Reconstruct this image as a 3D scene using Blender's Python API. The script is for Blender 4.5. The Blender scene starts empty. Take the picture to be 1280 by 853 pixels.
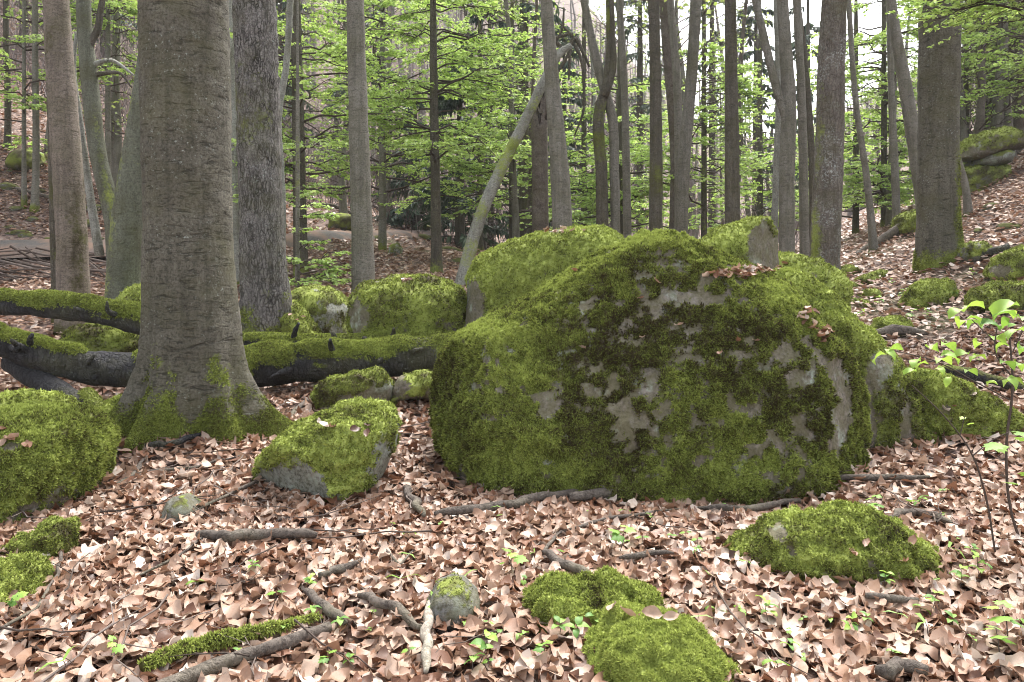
import bpy, math, random
import numpy as np
from math import pi, sin, cos, radians
random.seed(7)
rng = np.random.default_rng(7)

# ------------------------------------------------------------------ camera, world, sun, exposure
scn = bpy.context.scene
COL = scn.collection
F, CH, HOR = 995.0, 1.30, 330.0            # focal length in photo pixels, eye height, horizon row
cam_d = bpy.data.cameras.new('camera')
cam_d.sensor_width = 36.0
cam_d.lens = 36.0 * F / 1280.0
cam_d.shift_y = -(426.5 - HOR) / 1280.0
cam_d.clip_start, cam_d.clip_end = 0.05, 2000.0
cam = bpy.data.objects.new('camera', cam_d)
cam.location = (0, 0, CH)
cam.rotation_euler = (radians(90), 0, 0)
COL.objects.link(cam)
scn.camera = cam

SUN_EL, SUN_AZ = radians(56), radians(20)   # azimuth from +Y towards +X
w = bpy.data.worlds.new('World'); scn.world = w; w.use_nodes = True
wn = w.node_tree.nodes; wl = w.node_tree.links; wn.clear()
sky = wn.new('ShaderNodeTexSky'); sky.sky_type = 'NISHITA'; sky.sun_disc = False
sky.sun_elevation = SUN_EL; sky.sun_rotation = SUN_AZ
sky.air_density = 1.0; sky.dust_density = 3.0; sky.ozone_density = 1.0
hsv = wn.new('ShaderNodeHueSaturation'); hsv.inputs['Saturation'].default_value = 0.22
bg = wn.new('ShaderNodeBackground'); bg.inputs['Strength'].default_value = 0.075
wo = wn.new('ShaderNodeOutputWorld')
wl.new(sky.outputs[0], hsv.inputs['Color']); wl.new(hsv.outputs[0], bg.inputs[0]); wl.new(bg.outputs[0], wo.inputs[0])

sd = bpy.data.lights.new('sun', 'SUN'); sd.energy = 1.5; sd.angle = radians(35); sd.color = (1.0, 0.96, 0.9)
so = bpy.data.objects.new('sun', sd); COL.objects.link(so)
so.rotation_euler = (pi / 2 - SUN_EL, 0, pi - SUN_AZ) if False else (-(pi / 2 - SUN_EL), 0, -SUN_AZ)
so.location = (0, 0, 40)
vs = scn.view_settings
vs.view_transform = 'Standard'; vs.look = 'None'; vs.gamma = 1.0; vs.exposure = 2.95
scn.cycles.max_bounces = 6; scn.cycles.diffuse_bounces = 3; scn.cycles.glossy_bounces = 2
scn.cycles.transmission_bounces = 4; scn.cycles.transparent_max_bounces = 4
scn.cycles.use_adaptive_sampling = False
scn.cycles.filter_width = 1.0

# ------------------------------------------------------------------ numpy helpers
def _hash(ix, iy, iz, seed):
    h = (ix.astype(np.uint32) * np.uint32(374761393) + iy.astype(np.uint32) * np.uint32(668265263)
         + iz.astype(np.uint32) * np.uint32(2147483647 - 55) + np.uint32((seed * 362437 + 12345) & 0xffffffff))
    h = (h ^ (h >> np.uint32(13))) * np.uint32(1274126177)
    h = (h ^ (h >> np.uint32(16))) * np.uint32(2246822519)
    return ((h >> np.uint32(8)) & np.uint32(0xffff)).astype(np.float32) / 32767.5 - 1.0

def vn(P, s, seed=0):
    Q = P * s + 1000.0
    I = np.floor(Q); f = (Q - I).astype(np.float32); I = I.astype(np.int64)
    f = f * f * f * (f * (f * 6 - 15) + 10)
    r = 0
    for dx in (0, 1):
        wx = f[:, 0] if dx else 1 - f[:, 0]
        for dy in (0, 1):
            wy = f[:, 1] if dy else 1 - f[:, 1]
            for dz in (0, 1):
                wz = f[:, 2] if dz else 1 - f[:, 2]
                r = r + wx * wy * wz * _hash(I[:, 0] + dx, I[:, 1] + dy, I[:, 2] + dz, seed)
    return r

def fbm(P, s, seed=0, o=3, g=0.5):
    r = 0; a = 1.0; t = 0
    for k in range(o):
        r = r + a * vn(P, s * 2.03 ** k, seed + k * 17); t += a; a *= g
    return r / t

def sp(v, k):
    return k * np.logaddexp(0, v / k)

def sig(v):
    return 1 / (1 + np.exp(-np.clip(v, -40, 40)))

def sstep(a, b, v):
    t = np.clip((v - a) / (b - a), 0, 1); return t * t * (3 - 2 * t)

def g(x, y):                                  # the terrain's height
    x = np.asarray(x, float); y = np.asarray(y, float)
    z = 0.11 * sp(y - 5, 0.8) - 0.095 * sp(y - 17, 2.0)
    toe_r = 5.0 + 0.33 * sp(y - 12, 1.5)
    z = z + 0.5 * sp(x - toe_r, 0.7) * sstep(5, 10, y)
    toe_l = -4 + 0.3 * sp(y - 16, 2)
    dl = sp(toe_l - x, 1.5)
    z = z + (0.27 * dl + 0.006 * np.minimum(dl, 80) ** 2) * sstep(13, 20, y)
    z = z + 0.5 * sp(np.minimum(y, 200) - 75, 8) * sig((0.10 - x / np.maximum(y, 1)) / 0.06)
    z = z + 0.20 * sp(np.minimum(y, 200) - 62, 8) * sig((x / np.maximum(y, 1) - 0.08) / 0.06)
    P = np.stack([x.ravel(), y.ravel(), np.zeros(x.size)], 1)
    z = z + 0.05 * vn(P, 0.9, 3).reshape(x.shape) * sstep(2, 4, y) + 0.02 * vn(P, 3.1, 4).reshape(x.shape)
    z = z + 0.5 * vn(P, 0.11, 5).reshape(x.shape) * sstep(18, 40, y)
    return z

def g1(x, y):
    return float(g(np.array([x]), np.array([y]))[0])

def PX(px, row, Y):
    return np.array([(px - 640) / F * Y, Y, CH + (HOR - row) / F * Y])

_ys = np.concatenate([np.arange(1.5, 12, 0.02), np.arange(12, 60, 0.1), np.arange(60, 180, 0.5)])
def gy(px, row):                              # distance at which the ground shows at a photo position
    d = (CH + (HOR - row) / F * _ys) - g((px - 640) / F * _ys, _ys)
    k = np.argmax(d < 0)
    return float(_ys[k]) if d[k] < 0 else 60.0

def mesh(name, V, Fc, mats, attrs=None, smooth=True, mi=None):
    me = bpy.data.meshes.new(name)
    V = np.asarray(V, np.float32)
    fl = Fc if isinstance(Fc, list) else [Fc]
    fl = [np.asarray(f, np.int32) for f in fl if len(f)]
    nl = sum(f.size for f in fl); npoly = sum(len(f) for f in fl)
    me.vertices.add(len(V)); me.vertices.foreach_set('co', V.ravel())
    me.loops.add(nl); me.loops.foreach_set('vertex_index', np.concatenate([f.ravel() for f in fl]))
    me.polygons.add(npoly)
    tot = np.concatenate([np.full(len(f), f.shape[1], np.int32) for f in fl])
    st = np.concatenate([[0], np.cumsum(tot)[:-1]]).astype(np.int32)
    me.polygons.foreach_set('loop_start', st)
    try: me.polygons.foreach_set('loop_total', tot)
    except Exception: pass
    for m in (mats if isinstance(mats, (list, tuple)) else [mats]): me.materials.append(m)
    if mi is not None: me.polygons.foreach_set('material_index', np.asarray(mi, np.int32))
    me.polygons.foreach_set('use_smooth', np.full(npoly, smooth))
    for k, a in (attrs or {}).items():
        at = me.attributes.new(k, 'FLOAT', 'POINT'); at.data.foreach_set('value', np.asarray(a, np.float32))
    me.update(calc_edges=True); me.validate()
    return me

def ob(name, me, parent=None, loc=None):
    o = bpy.data.objects.new(name, me); COL.objects.link(o)
    if parent is not None: o.parent = parent
    if loc is not None: o.location = loc
    return o

def tag(o, label=None, cat=None, group=None, kind=None):
    if label: o['label'] = label
    if cat: o['category'] = cat
    if group: o['group'] = group
    if kind: o['kind'] = kind
    return o

def empty(name, loc, label, cat, group=None):
    o = bpy.data.objects.new(name, None); COL.objects.link(o); o.location = loc
    o.empty_display_size = 0.2
    return tag(o, label, cat, group)

def copy_tree(o, parent=None):
    c = o.copy(); COL.objects.link(c)
    if parent is not None: c.parent = parent
    for ch in list(o.children): copy_tree(ch, c)
    return c

def tris(Fc):
    Fc = np.asarray(Fc)
    return Fc if Fc.shape[1] == 3 else np.concatenate([Fc[:, [0, 1, 2]], Fc[:, [0, 2, 3]]])

def vnormals(V, Fc):
    T = tris(Fc)
    n = np.cross(V[T[:, 1]] - V[T[:, 0]], V[T[:, 2]] - V[T[:, 0]])
    N = np.zeros_like(V)
    for k in range(3):
        for c in range(3): N[:, c] += np.bincount(T[:, k], n[:, c], len(V))
    return N / np.maximum(np.linalg.norm(N, axis=1, keepdims=True), 1e-12)

def unit(v): return v / np.maximum(np.linalg.norm(v, axis=-1, keepdims=True), 1e-9)

# ------------------------------------------------------------------ materials
def material(name):
    m = bpy.data.materials.new(name); m.use_nodes = True
    nt = m.node_tree; nt.nodes.clear()
    return m, nt.nodes, nt.links

class NT:
    def __init__(s, name):
        s.m, s.n, s.l = material(name)
        s.out = s.n.new('ShaderNodeOutputMaterial')
    def sock(s, node, key, v):
        i = node.inputs[key]
        if hasattr(v, 'links') or hasattr(v, 'is_output'): s.l.new(v, i)
        elif isinstance(v, tuple) and i.type == 'RGBA' and len(v) == 3: i.default_value = (*v, 1)
        else: i.default_value = v
    def coord(s, scale=(1, 1, 1)):
        t = s.n.new('ShaderNodeTexCoord'); mp = s.n.new('ShaderNodeMapping')
        s.l.new(t.outputs['Object'], mp.inputs[0]); mp.inputs['Scale'].default_value = scale
        return mp.outputs[0]
    def noise(s, scale, detail=3, rough=0.55, vec=None, dist=0.0):
        t = s.n.new('ShaderNodeTexNoise')
        t.inputs['Scale'].default_value = scale; t.inputs['Detail'].default_value = detail
        t.inputs['Roughness'].default_value = rough; t.inputs['Distortion'].default_value = dist
        s.l.new(vec if vec is not None else s.coord(), t.inputs['Vector'])
        return t.outputs['Fac']
    def voro(s, scale, vec=None, feat='F1', out='Distance'):
        t = s.n.new('ShaderNodeTexVoronoi'); t.feature = feat
        t.inputs['Scale'].default_value = scale
        s.l.new(vec if vec is not None else s.coord(), t.inputs['Vector'])
        return t.outputs[out]
    def attr(s, name):
        a = s.n.new('ShaderNodeAttribute'); a.attribute_name = name; return a.outputs['Fac']
    def math(s, op, a, b=0.0, clamp=False):
        x = s.n.new('ShaderNodeMath'); x.operation = op; x.use_clamp = clamp
        s.sock(x, 0, a); s.sock(x, 1, b); return x.outputs[0]
    def ramp(s, fac, stops):
        r = s.n.new('ShaderNodeValToRGB'); e = r.color_ramp.elements
        while len(e) < len(stops): e.new(0.5)
        for el, (p, c) in zip(e, stops):
            el.position = p; el.color = (*c, 1) if isinstance(c, tuple) else (c, c, c, 1)
        s.sock(r, 0, fac); return r.outputs[0]
    def mix(s, f, a, b, mode='MIX'):
        x = s.n.new('ShaderNodeMix'); x.data_type = 'RGBA'; x.blend_type = mode
        s.sock(x, 0, f); s.sock(x, 6, a); s.sock(x, 7, b); return x.outputs[2]
    def bump(s, h, strength=0.5, dist=0.02, nrm=None):
        b = s.n.new('ShaderNodeBump'); b.inputs['Strength'].default_value = strength
        b.inputs['Distance'].default_value = dist; s.l.new(h, b.inputs['Height'])
        if nrm is not None: s.l.new(nrm, b.inputs['Normal'])
        return b.outputs[0]
    def bsdf(s, col, rough=0.8, nrm=None, spec=0.3):
        p = s.n.new('ShaderNodeBsdfPrincipled')
        s.sock(p, 'Base Color', col); s.sock(p, 'Roughness', rough); s.sock(p, 'Specular IOR Level', spec)
        if nrm is not None: s.l.new(nrm, p.inputs['Normal'])
        return p.outputs[0]
    def done(s, sh):
        s.l.new(sh, s.out.inputs['Surface']); return s.m

MOSS = [(0.0, (0.046, 0.035, 0.020)), (0.25, (0.084, 0.084, 0.028)), (0.55, (0.165, 0.195, 0.042)), (1.0, (0.33, 0.385, 0.095))]

def moss_col(t, fac): return t.ramp(fac, MOSS)

def rock_mat(name, c1, c2, lichen=(0.34, 0.39, 0.34), lich=0.6, stain=0.8):
    t = NT(name)
    n1 = t.noise(2.3, 4); n2 = t.noise(45, 4, 0.7); n3 = t.noise(9, 3)
    rock = t.mix(t.ramp(n1, [(0.35, 0.0), (0.65, 1.0)]), c1, c2)
    rock = t.mix(t.ramp(n2, [(0.34, 0.9), (0.56, 0.0)]), rock, (0.045, 0.04, 0.034))
    rock = t.mix(t.ramp(n3, [(0.55, 0.0), (0.7, 0.5)]), rock, (0.30, 0.27, 0.24))
    rock = t.mix(t.ramp(t.noise(5.5, 5, 0.65), [(lich - 0.04, 0.0), (lich + 0.05, 0.8)]), rock, lichen)
    rock = t.mix(t.math('MULTIPLY', t.ramp(t.noise(13, 5, 0.7), [(0.34, 0.0), (0.54, 0.8)]), stain), rock, (0.098, 0.092, 0.042))
    ms = t.math('ADD', t.attr('moss'), t.math('MULTIPLY', t.math('SUBTRACT', t.noise(38, 4, 0.7), 0.5), 0.9))
    msk = t.ramp(ms, [(0.42, 0.0), (0.58, 1.0)])
    fac = t.math('ADD', t.attr('tint'), t.math('MULTIPLY', t.math('SUBTRACT', t.noise(60, 4, 0.75), 0.5), 0.75))
    col = t.mix(msk, rock, moss_col(t, fac))
    h = t.math('ADD', t.noise(70, 4, 0.7), t.math('MULTIPLY', msk, t.noise(110, 2)))
    return t.done(t.bsdf(col, 0.9, t.bump(h, 0.7, 0.012), 0.2))

def moss_mat():
    t = NT('moss')
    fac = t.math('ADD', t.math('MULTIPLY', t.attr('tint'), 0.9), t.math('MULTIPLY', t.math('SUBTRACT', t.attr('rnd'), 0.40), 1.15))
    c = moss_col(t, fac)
    d = t.n.new('ShaderNodeBsdfDiffuse'); t.sock(d, 0, c)
    tr = t.n.new('ShaderNodeBsdfTranslucent'); t.sock(tr, 0, c)
    mx = t.n.new('ShaderNodeMixShader'); mx.inputs[0].default_value = 0.2
    t.l.new(d.outputs[0], mx.inputs[1]); t.l.new(tr.outputs[0], mx.inputs[2])
    return t.done(mx.outputs[0])

def leaf_mat(name, stops, trans=0.45):
    t = NT(name)
    c = t.ramp(t.attr('rnd'), stops)
    p = t.bsdf(c, 0.5, None, 0.35)
    tr = t.n.new('ShaderNodeBsdfTranslucent'); t.sock(tr, 0, t.mix(1.0, c, (1.0, 1.0, 0.75), 'MULTIPLY'))
    mx = t.n.new('ShaderNodeMixShader'); mx.inputs[0].default_value = trans
    t.l.new(p, mx.inputs[1]); t.l.new(tr.outputs[0], mx.inputs[2])
    return t.done(mx.outputs[0])

LITTER = [(0.0, (0.070, 0.031, 0.018)), (0.22, (0.175, 0.076, 0.040)), (0.5, (0.29, 0.172, 0.112)), (0.8, (0.41, 0.295, 0.225)), (1.0, (0.53, 0.455, 0.395))]

def litter_mat():
    t = NT('dead_leaf')
    f = t.math('ADD', t.attr('rnd'), t.math('MULTIPLY', t.math('SUBTRACT', t.noise(55, 4, 0.65), 0.5), 0.35))
    c = t.ramp(f, LITTER)
    p = t.bsdf(c, 0.48, t.bump(t.noise(90, 2), 0.25, 0.004), 0.45)
    tr = t.n.new('ShaderNodeBsdfTranslucent'); t.sock(tr, 0, c)
    mx = t.n.new('ShaderNodeMixShader'); mx.inputs[0].default_value = 0.2
    t.l.new(p, mx.inputs[1]); t.l.new(tr.outputs[0], mx.inputs[2])
    return t.done(mx.outputs[0])

def ground_mat():
    t = NT('leaf_mould')
    v = t.voro(16, None, 'F1', 'Color')
    sep = t.n.new('ShaderNodeSeparateColor'); t.l.new(v, sep.inputs[0])
    f = t.math('ADD', t.math('MULTIPLY', sep.outputs[0], 0.75), t.math('MULTIPLY', t.noise(0.7, 4), 0.25))
    c = t.ramp(f, [(0.1, (0.045, 0.030, 0.024)), (0.4, (0.125, 0.082, 0.066)), (0.75, (0.22, 0.155, 0.13)), (1.0, (0.30, 0.235, 0.205))])
    gm = t.ramp(t.noise(0.32, 5, 0.6), [(0.56, 0.0), (0.70, 0.55)])
    c = t.mix(gm, c, (0.10, 0.13, 0.035))
    h = t.math('ADD', t.voro(16), t.noise(25, 3))
    return t.done(t.bsdf(c, 0.85, t.bump(h, 0.9, 0.04), 0.2))

def bark_mat(name, dark, mid, light, wr=14.0, wramt=0.5, fis=0.0, lich=0.66, lichc=(0.42, 0.46, 0.42), fine=1.0, iso=False):
    t = NT(name)
    big = t.noise(1.6, 4, 0.6)
    fn = t.noise(55, 5, 0.75)
    hz = t.noise(1.0, 4, 0.65, t.coord((9, 9, 4.0 * wr) if not iso else (14, 14, 14)), 0.6)
    st = t.noise(1.0, 4, 0.65, t.coord((16, 16, 1.3) if not iso else (9, 9, 9)), 0.3)
    c = t.mix(t.ramp(big, [(0.3, 0.0), (0.7, 1.0)]), mid, light)
    c = t.mix(t.ramp(st, [(0.36, 0.42), (0.56, 0.0)]), c, dark)
    wl_ = t.ramp(hz, [(0.36, 1.0), (0.45, 0.0)])
    c = t.mix(t.math('MULTIPLY', wl_, wramt), c, dark)
    c = t.mix(t.ramp(fn, [(0.36, 0.75), (0.56, 0.0)]), c, dark)
    h = t.math('ADD', t.math('MULTIPLY', t.ramp(hz, [(0.3, 0.0), (0.5, 1.0)]), 0.8), t.math('MULTIPLY', fn, 0.9))
    if fis > 0:
        cv = t.coord((30, 30, 5.5)); wob = t.n.new('ShaderNodeTexNoise'); wob.inputs['Scale'].default_value = 9; wob.inputs['Detail'].default_value = 3
        t.l.new(t.coord(), wob.inputs['Vector'])
        vm = t.n.new('ShaderNodeVectorMath'); vm.operation = 'MULTIPLY_ADD'; t.l.new(wob.outputs['Color'], vm.inputs[0]); vm.inputs[1].default_value = (2.2, 2.2, 2.2); t.l.new(cv, vm.inputs[2])
        v = t.voro(1.0, vm.outputs[0], 'DISTANCE_TO_EDGE')
        crack = t.math('MULTIPLY', t.ramp(v, [(0.01, 1.0), (0.16, 0.0)]), t.ramp(t.noise(6, 3), [(0.35, 0.35), (0.6, 1.0)]))
        c = t.mix(t.math('MULTIPLY', crack, fis), c, dark)
        h = t.math('ADD', h, t.math('MULTIPLY', t.math('SUBTRACT', 1.0, crack), 1.2))
    lm = t.ramp(t.noise(38, 5, 0.8), [(lich - 0.06, 0.0), (lich, 0.85)])
    lm = t.math('MULTIPLY', lm, t.ramp(t.noise(2.6, 3), [(0.45, 0.0), (0.62, 1.0)]))
    c = t.mix(lm, c, lichc)
    ol = t.ramp(t.noise(2.2, 5, 0.65), [(0.46, 0.0), (0.66, 0.45)])
    c = t.mix(ol, c, (0.085, 0.082, 0.035))
    ms = t.math('ADD', t.attr('moss'), t.math('MULTIPLY', t.math('SUBTRACT', t.noise(22, 5, 0.7), 0.5), 1.1))
    msk = t.ramp(ms, [(0.38, 0.0), (0.74, 1.0)])
    fac = t.math('ADD', t.attr('tint'), t.math('MULTIPLY', t.math('SUBTRACT', t.noise(50, 4, 0.75), 0.5), 0.8))
    c = t.mix(msk, c, moss_col(t, fac))
    return t.done(t.bsdf(c, 0.88, t.bump(h, 0.7 * fine, 0.018), 0.2))

def plain_mat(name, stops, rough=0.85):
    t = NT(name)
    f = t.math('ADD', t.attr('rnd'), t.math('MULTIPLY', t.math('SUBTRACT', t.noise(9, 4, 0.7), 0.5), 0.5))
    return t.done(t.bsdf(t.ramp(f, stops), rough, t.bump(t.noise(40, 3), 0.3, 0.01), 0.2))

def road_mat():
    t = NT('gravel')
    c = t.mix(t.ramp(t.noise(30, 4, 0.7), [(0.3, 0.0), (0.7, 1.0)]), (0.055, 0.05, 0.047), (0.11, 0.10, 0.095))
    c = t.mix(t.ramp(t.noise(1.2, 4), [(0.42, 0.0), (0.6, 0.7)]), c, (0.20, 0.125, 0.09))
    return t.done(t.bsdf(c, 0.9, t.bump(t.noise(60, 3), 0.5, 0.02), 0.2))

M_ROCK = rock_mat('granite', (0.15, 0.125, 0.105), (0.22, 0.195, 0.175))
M_PALE = rock_mat('pale_sandstone', (0.20, 0.205, 0.18), (0.29, 0.305, 0.275), lich=0.60, stain=0.45)
M_DARK = rock_mat('dark_stone', (0.13, 0.13, 0.125), (0.22, 0.22, 0.22))
M_MOSS = moss_mat()
M_LITTER = litter_mat()
M_GROUND = ground_mat()
M_ROAD = road_mat()
M_BEECH = bark_mat('beech_bark', (0.028, 0.025, 0.019), (0.105, 0.096, 0.074), (0.175, 0.16, 0.13), 8, 0.75, 0, 0.65)
M_TAN = bark_mat('tan_bark', (0.06, 0.05, 0.04), (0.20, 0.165, 0.135), (0.28, 0.235, 0.20), 9, 0.4, 0, 0.72)
M_ROUGH = bark_mat('fissured_bark', (0.03, 0.027, 0.024), (0.17, 0.155, 0.145), (0.27, 0.25, 0.24), 3, 0.2, 1.0, 0.64)
M_GREY = bark_mat('smooth_grey_bark', (0.07, 0.065, 0.054), (0.19, 0.178, 0.148), (0.27, 0.255, 0.22), 10, 0.5, 0, 0.70)
M_GREEN = bark_mat('greenish_bark', (0.045, 0.046, 0.034), (0.12, 0.123, 0.092), (0.185, 0.19, 0.148), 5, 0.3, 0, 0.66, (0.33, 0.38, 0.32))
M_PALEB = bark_mat('pale_bark', (0.09, 0.09, 0.08), (0.30, 0.30, 0.26), (0.42, 0.42, 0.38), 12, 0.45, 0, 0.62)
M_DKB = bark_mat('dark_bark', (0.036, 0.031, 0.025), (0.11, 0.098, 0.076), (0.17, 0.152, 0.122), 6, 0.4, 0.4, 0.70)
M_BURNT = bark_mat('wet_black_wood', (0.012, 0.012, 0.013), (0.032, 0.031, 0.034), (0.085, 0.082, 0.088), 2, 0.2, 0.5, 0.66, (0.30, 0.33, 0.32))
M_STICK = bark_mat('stick_bark', (0.03, 0.024, 0.02), (0.11, 0.088, 0.073), (0.22, 0.19, 0.165), 3, 0.3, 0, 0.7, iso=True)
M_DEADW = bark_mat('bleached_wood', (0.12, 0.10, 0.08), (0.38, 0.33, 0.27), (0.5, 0.45, 0.39), 3, 0.3, 0, 0.8, iso=True)
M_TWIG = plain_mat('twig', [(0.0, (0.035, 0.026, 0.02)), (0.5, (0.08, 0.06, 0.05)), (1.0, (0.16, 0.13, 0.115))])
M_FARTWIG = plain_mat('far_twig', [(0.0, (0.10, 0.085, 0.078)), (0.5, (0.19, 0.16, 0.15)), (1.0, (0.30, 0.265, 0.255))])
M_UNDER = plain_mat('shoot', [(0.0, (0.09, 0.07, 0.064)), (0.5, (0.17, 0.138, 0.128)), (1.0, (0.26, 0.225, 0.213))])
M_SPRING = leaf_mat('spring_leaf', [(0.0, (0.24, 0.36, 0.085)), (0.5, (0.37, 0.52, 0.155)), (1.0, (0.53, 0.65, 0.28))], 0.5)
M_SEED = leaf_mat('seedling_leaf', [(0.0, (0.07, 0.17, 0.06)), (0.45, (0.17, 0.32, 0.06)), (1.0, (0.36, 0.52, 0.10))], 0.4)
M_NEEDLE = leaf_mat('spruce_needles', [(0.0, (0.035, 0.060, 0.040)), (0.5, (0.065, 0.10, 0.065)), (1.0, (0.11, 0.15, 0.10))], 0.15)
M_FARLEAF = leaf_mat('far_leaf', [(0.0, (0.10, 0.13, 0.06)), (0.4, (0.20, 0.26, 0.09)), (0.75, (0.33, 0.43, 0.12)), (1.0, (0.42, 0.50, 0.20))], 0.4)

# ------------------------------------------------------------------ geometry builders
def tubes(P, R, sides=3):                      # many thin polylines of equal length: P (n,k,3), R (n,k)
    n, k, _ = P.shape
    T = np.zeros_like(P); T[:, 1:-1] = P[:, 2:] - P[:, :-2]; T[:, 0] = P[:, 1] - P[:, 0]; T[:, -1] = P[:, -1] - P[:, -2]
    T = unit(T)
    ref = np.where(np.abs(T[:, :1, 2:3]) > 0.9, np.array([[[1.0, 0, 0]]]), np.array([[[0, 0, 1.0]]]))
    A = unit(np.cross(T, np.broadcast_to(ref, T.shape))); B = np.cross(T, A)
    th = np.arange(sides) * 2 * pi / sides
    V = (P[:, :, None] + R[:, :, None, None] * (np.cos(th)[None, None, :, None] * A[:, :, None] + np.sin(th)[None, None, :, None] * B[:, :, None]))
    idx = np.arange(n * k * sides).reshape(n, k, sides)
    a = idx[:, :-1]; b = idx[:, 1:]
    Fq = np.stack([a, np.roll(a, -1, 2), np.roll(b, -1, 2), b], -1).reshape(-1, 4)
    return V.reshape(-1, 3), Fq

def trunk(path, rad, nseg, nring, roots=(), low=0.05, fine=0.006, seed=0, cap=True, zg=None, rootlist_h=0.3):
    """One closed tapered stem along a path; roots = (angle, reach, width, height) lobes at its foot."""
    path = np.asarray(path, float); rad = np.asarray(rad, float)
    L = np.concatenate([[0], np.cumsum(np.linalg.norm(np.diff(path, axis=0), axis=1))])
    if np.isscalar(nring): s = np.linspace(0, L[-1], nring)
    else: s = np.asarray(nring)
    # smooth interpolation (cubic hermite)
    m = np.gradient(path, L, axis=0) if len(L) > 2 else np.repeat((path[1:] - path[:1]) / L[-1], 2, 0)
    k = np.clip(np.searchsorted(L, s, 'right') - 1, 0, len(L) - 2)
    h = (L[k + 1] - L[k])[:, None]; t = ((s - L[k])[:, None]) / h
    Pp = ((2 * t**3 - 3 * t**2 + 1) * path[k] + (t**3 - 2 * t**2 + t) * h * m[k] + (-2 * t**3 + 3 * t**2) * path[k + 1] + (t**3 - t**2) * h * m[k + 1])
    r = np.interp(s, L, rad)
    T = unit(np.gradient(Pp, axis=0))
    up = np.array([0, -1.0, 0]) if abs(T[0, 2]) > 0.5 else np.array([0, 0, 1.0])
    A = unit(np.cross(up, T)); B = np.cross(T, A)
    if abs(T[0, 2]) > 0.5:
        A = np.tile([1.0, 0, 0], (len(s), 1)); A = unit(A - T * np.sum(A * T, 1, keepdims=True)); B = np.cross(T, A)
    th = np.arange(nseg) * 2 * pi / nseg
    TH = np.tile(th, (len(s), 1)); S = np.tile(s[:, None], (1, nseg))
    RR = np.tile(r[:, None], (1, nseg))
    for (a, reach, wd, hh) in roots:
        dth = (TH - a + pi) % (2 * pi) - pi
        RR = RR + reach * np.exp(-(dth / wd) ** 2) * np.exp(-np.maximum(S - 0.18, 0) / hh)
    V = Pp[:, None] + RR[..., None] * (np.cos(TH)[..., None] * A[:, None] + np.sin(TH)[..., None] * B[:, None])
    D = (np.cos(TH)[..., None] * A[:, None] + np.sin(TH)[..., None] * B[:, None]).reshape(-1, 3)
    V = V.reshape(-1, 3)
    rr = RR.reshape(-1)
    r0 = np.repeat(r, nseg)
    V = V + D * (r0 * low * fbm(V, 0.6 / max(r.mean(), .02), seed, 3))[:, None]
    if fine: V = V + D * (fine * fbm(V * np.array([1, 1, 2.2]), 9, seed + 9, 3))[:, None]
    idx = np.arange(len(s) * nseg).reshape(len(s), nseg)
    a, b = idx[:-1], idx[1:]
    Fq = np.stack([a, np.roll(a, -1, 1), np.roll(b, -1, 1), b], -1).reshape(-1, 4)
    Ft = []
    if cap:
        n0 = len(V)
        V = np.concatenate([V, Pp[:1], Pp[-1:] + T[-1:] * r[-1] * 0.2])
        Ft = np.concatenate([np.stack([np.roll(idx[0], -1), idx[0], np.full(nseg, n0)], 1),
                             np.stack([idx[-1], np.roll(idx[-1], -1), np.full(nseg, n0 + 1)], 1)])
        TH = np.append(TH.ravel(), [0, 0]); S = np.append(S.ravel(), [0, s[-1]])
    return V, Fq, Ft, TH.ravel(), S.ravel()

def tufts(V, Fc, N, mask, tint, n, size, seed, blades=3, spread=1.2, cull=True, droop=0.0):
    """n little moss sprigs on the masked part of a surface."""
    r = np.random.default_rng(seed); n = int(n * 0.62)
    T = tris(Fc)
    ar = 0.5 * np.linalg.norm(np.cross(V[T[:, 1]] - V[T[:, 0]], V[T[:, 2]] - V[T[:, 0]]), axis=1)
    c = V[T].mean(1); nn = unit(N[T].mean(1))
    wt = ar * np.clip((mask[T].mean(1) - 0.35) * 3, 0, 1)
    if cull:
        vd = unit(np.array([0, 0, CH]) - c)
        wt = wt * ((nn * vd).sum(1) > -0.3) * (c[:, 2] > g(c[:, 0], c[:, 1]) - 0.04)
    if wt.sum() <= 0: return None
    k = r.choice(len(T), n, p=wt / wt.sum())
    u = r.random((n, 2)); fl = u.sum(1) > 1; u[fl] = 1 - u[fl]
    t0, t1, t2 = T[k, 0], T[k, 1], T[k, 2]
    w0 = (1 - u.sum(1))
    p = V[t0] * w0[:, None] + V[t1] * u[:, :1] + V[t2] * u[:, 1:]
    nrm = nn[k]; ti = tint[t0]
    a = unit(np.cross(nrm, r.normal(size=(n, 3)))); b = np.cross(nrm, a)
    ph = r.random(n)[:, None] * 2 * pi + np.arange(blades)[None] * 2 * pi / blades + r.normal(0, .3, (n, blades))
    sd_ = np.cos(ph)[..., None] * a[:, None] + np.sin(ph)[..., None] * b[:, None]
    tn = np.cross(nrm[:, None], sd_)
    ln = size * r.uniform(0.6, 1.4, (n, blades, 1))
    al = r.uniform(0.25, spread, (n, blades, 1))
    tip = p[:, None] + ln * (np.cos(al) * nrm[:, None] + np.sin(al) * sd_) + np.array([0, 0, -droop * size])
    wd = size * r.uniform(0.23, 0.42, (n, blades, 1))
    base = p[:, None] - nrm[:, None] * size * 0.15
    Q = np.stack([base + tn * wd, base - tn * wd, tip], 2).reshape(-1, 3)
    Fq = np.arange(len(Q)).reshape(-1, 3)
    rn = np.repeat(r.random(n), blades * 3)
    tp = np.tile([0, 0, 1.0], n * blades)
    return Q, Fq, {'rnd': rn * 0.55 + tp * 0.5 - 0.05, 'tint': np.repeat(ti, blades * 3)}

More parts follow.
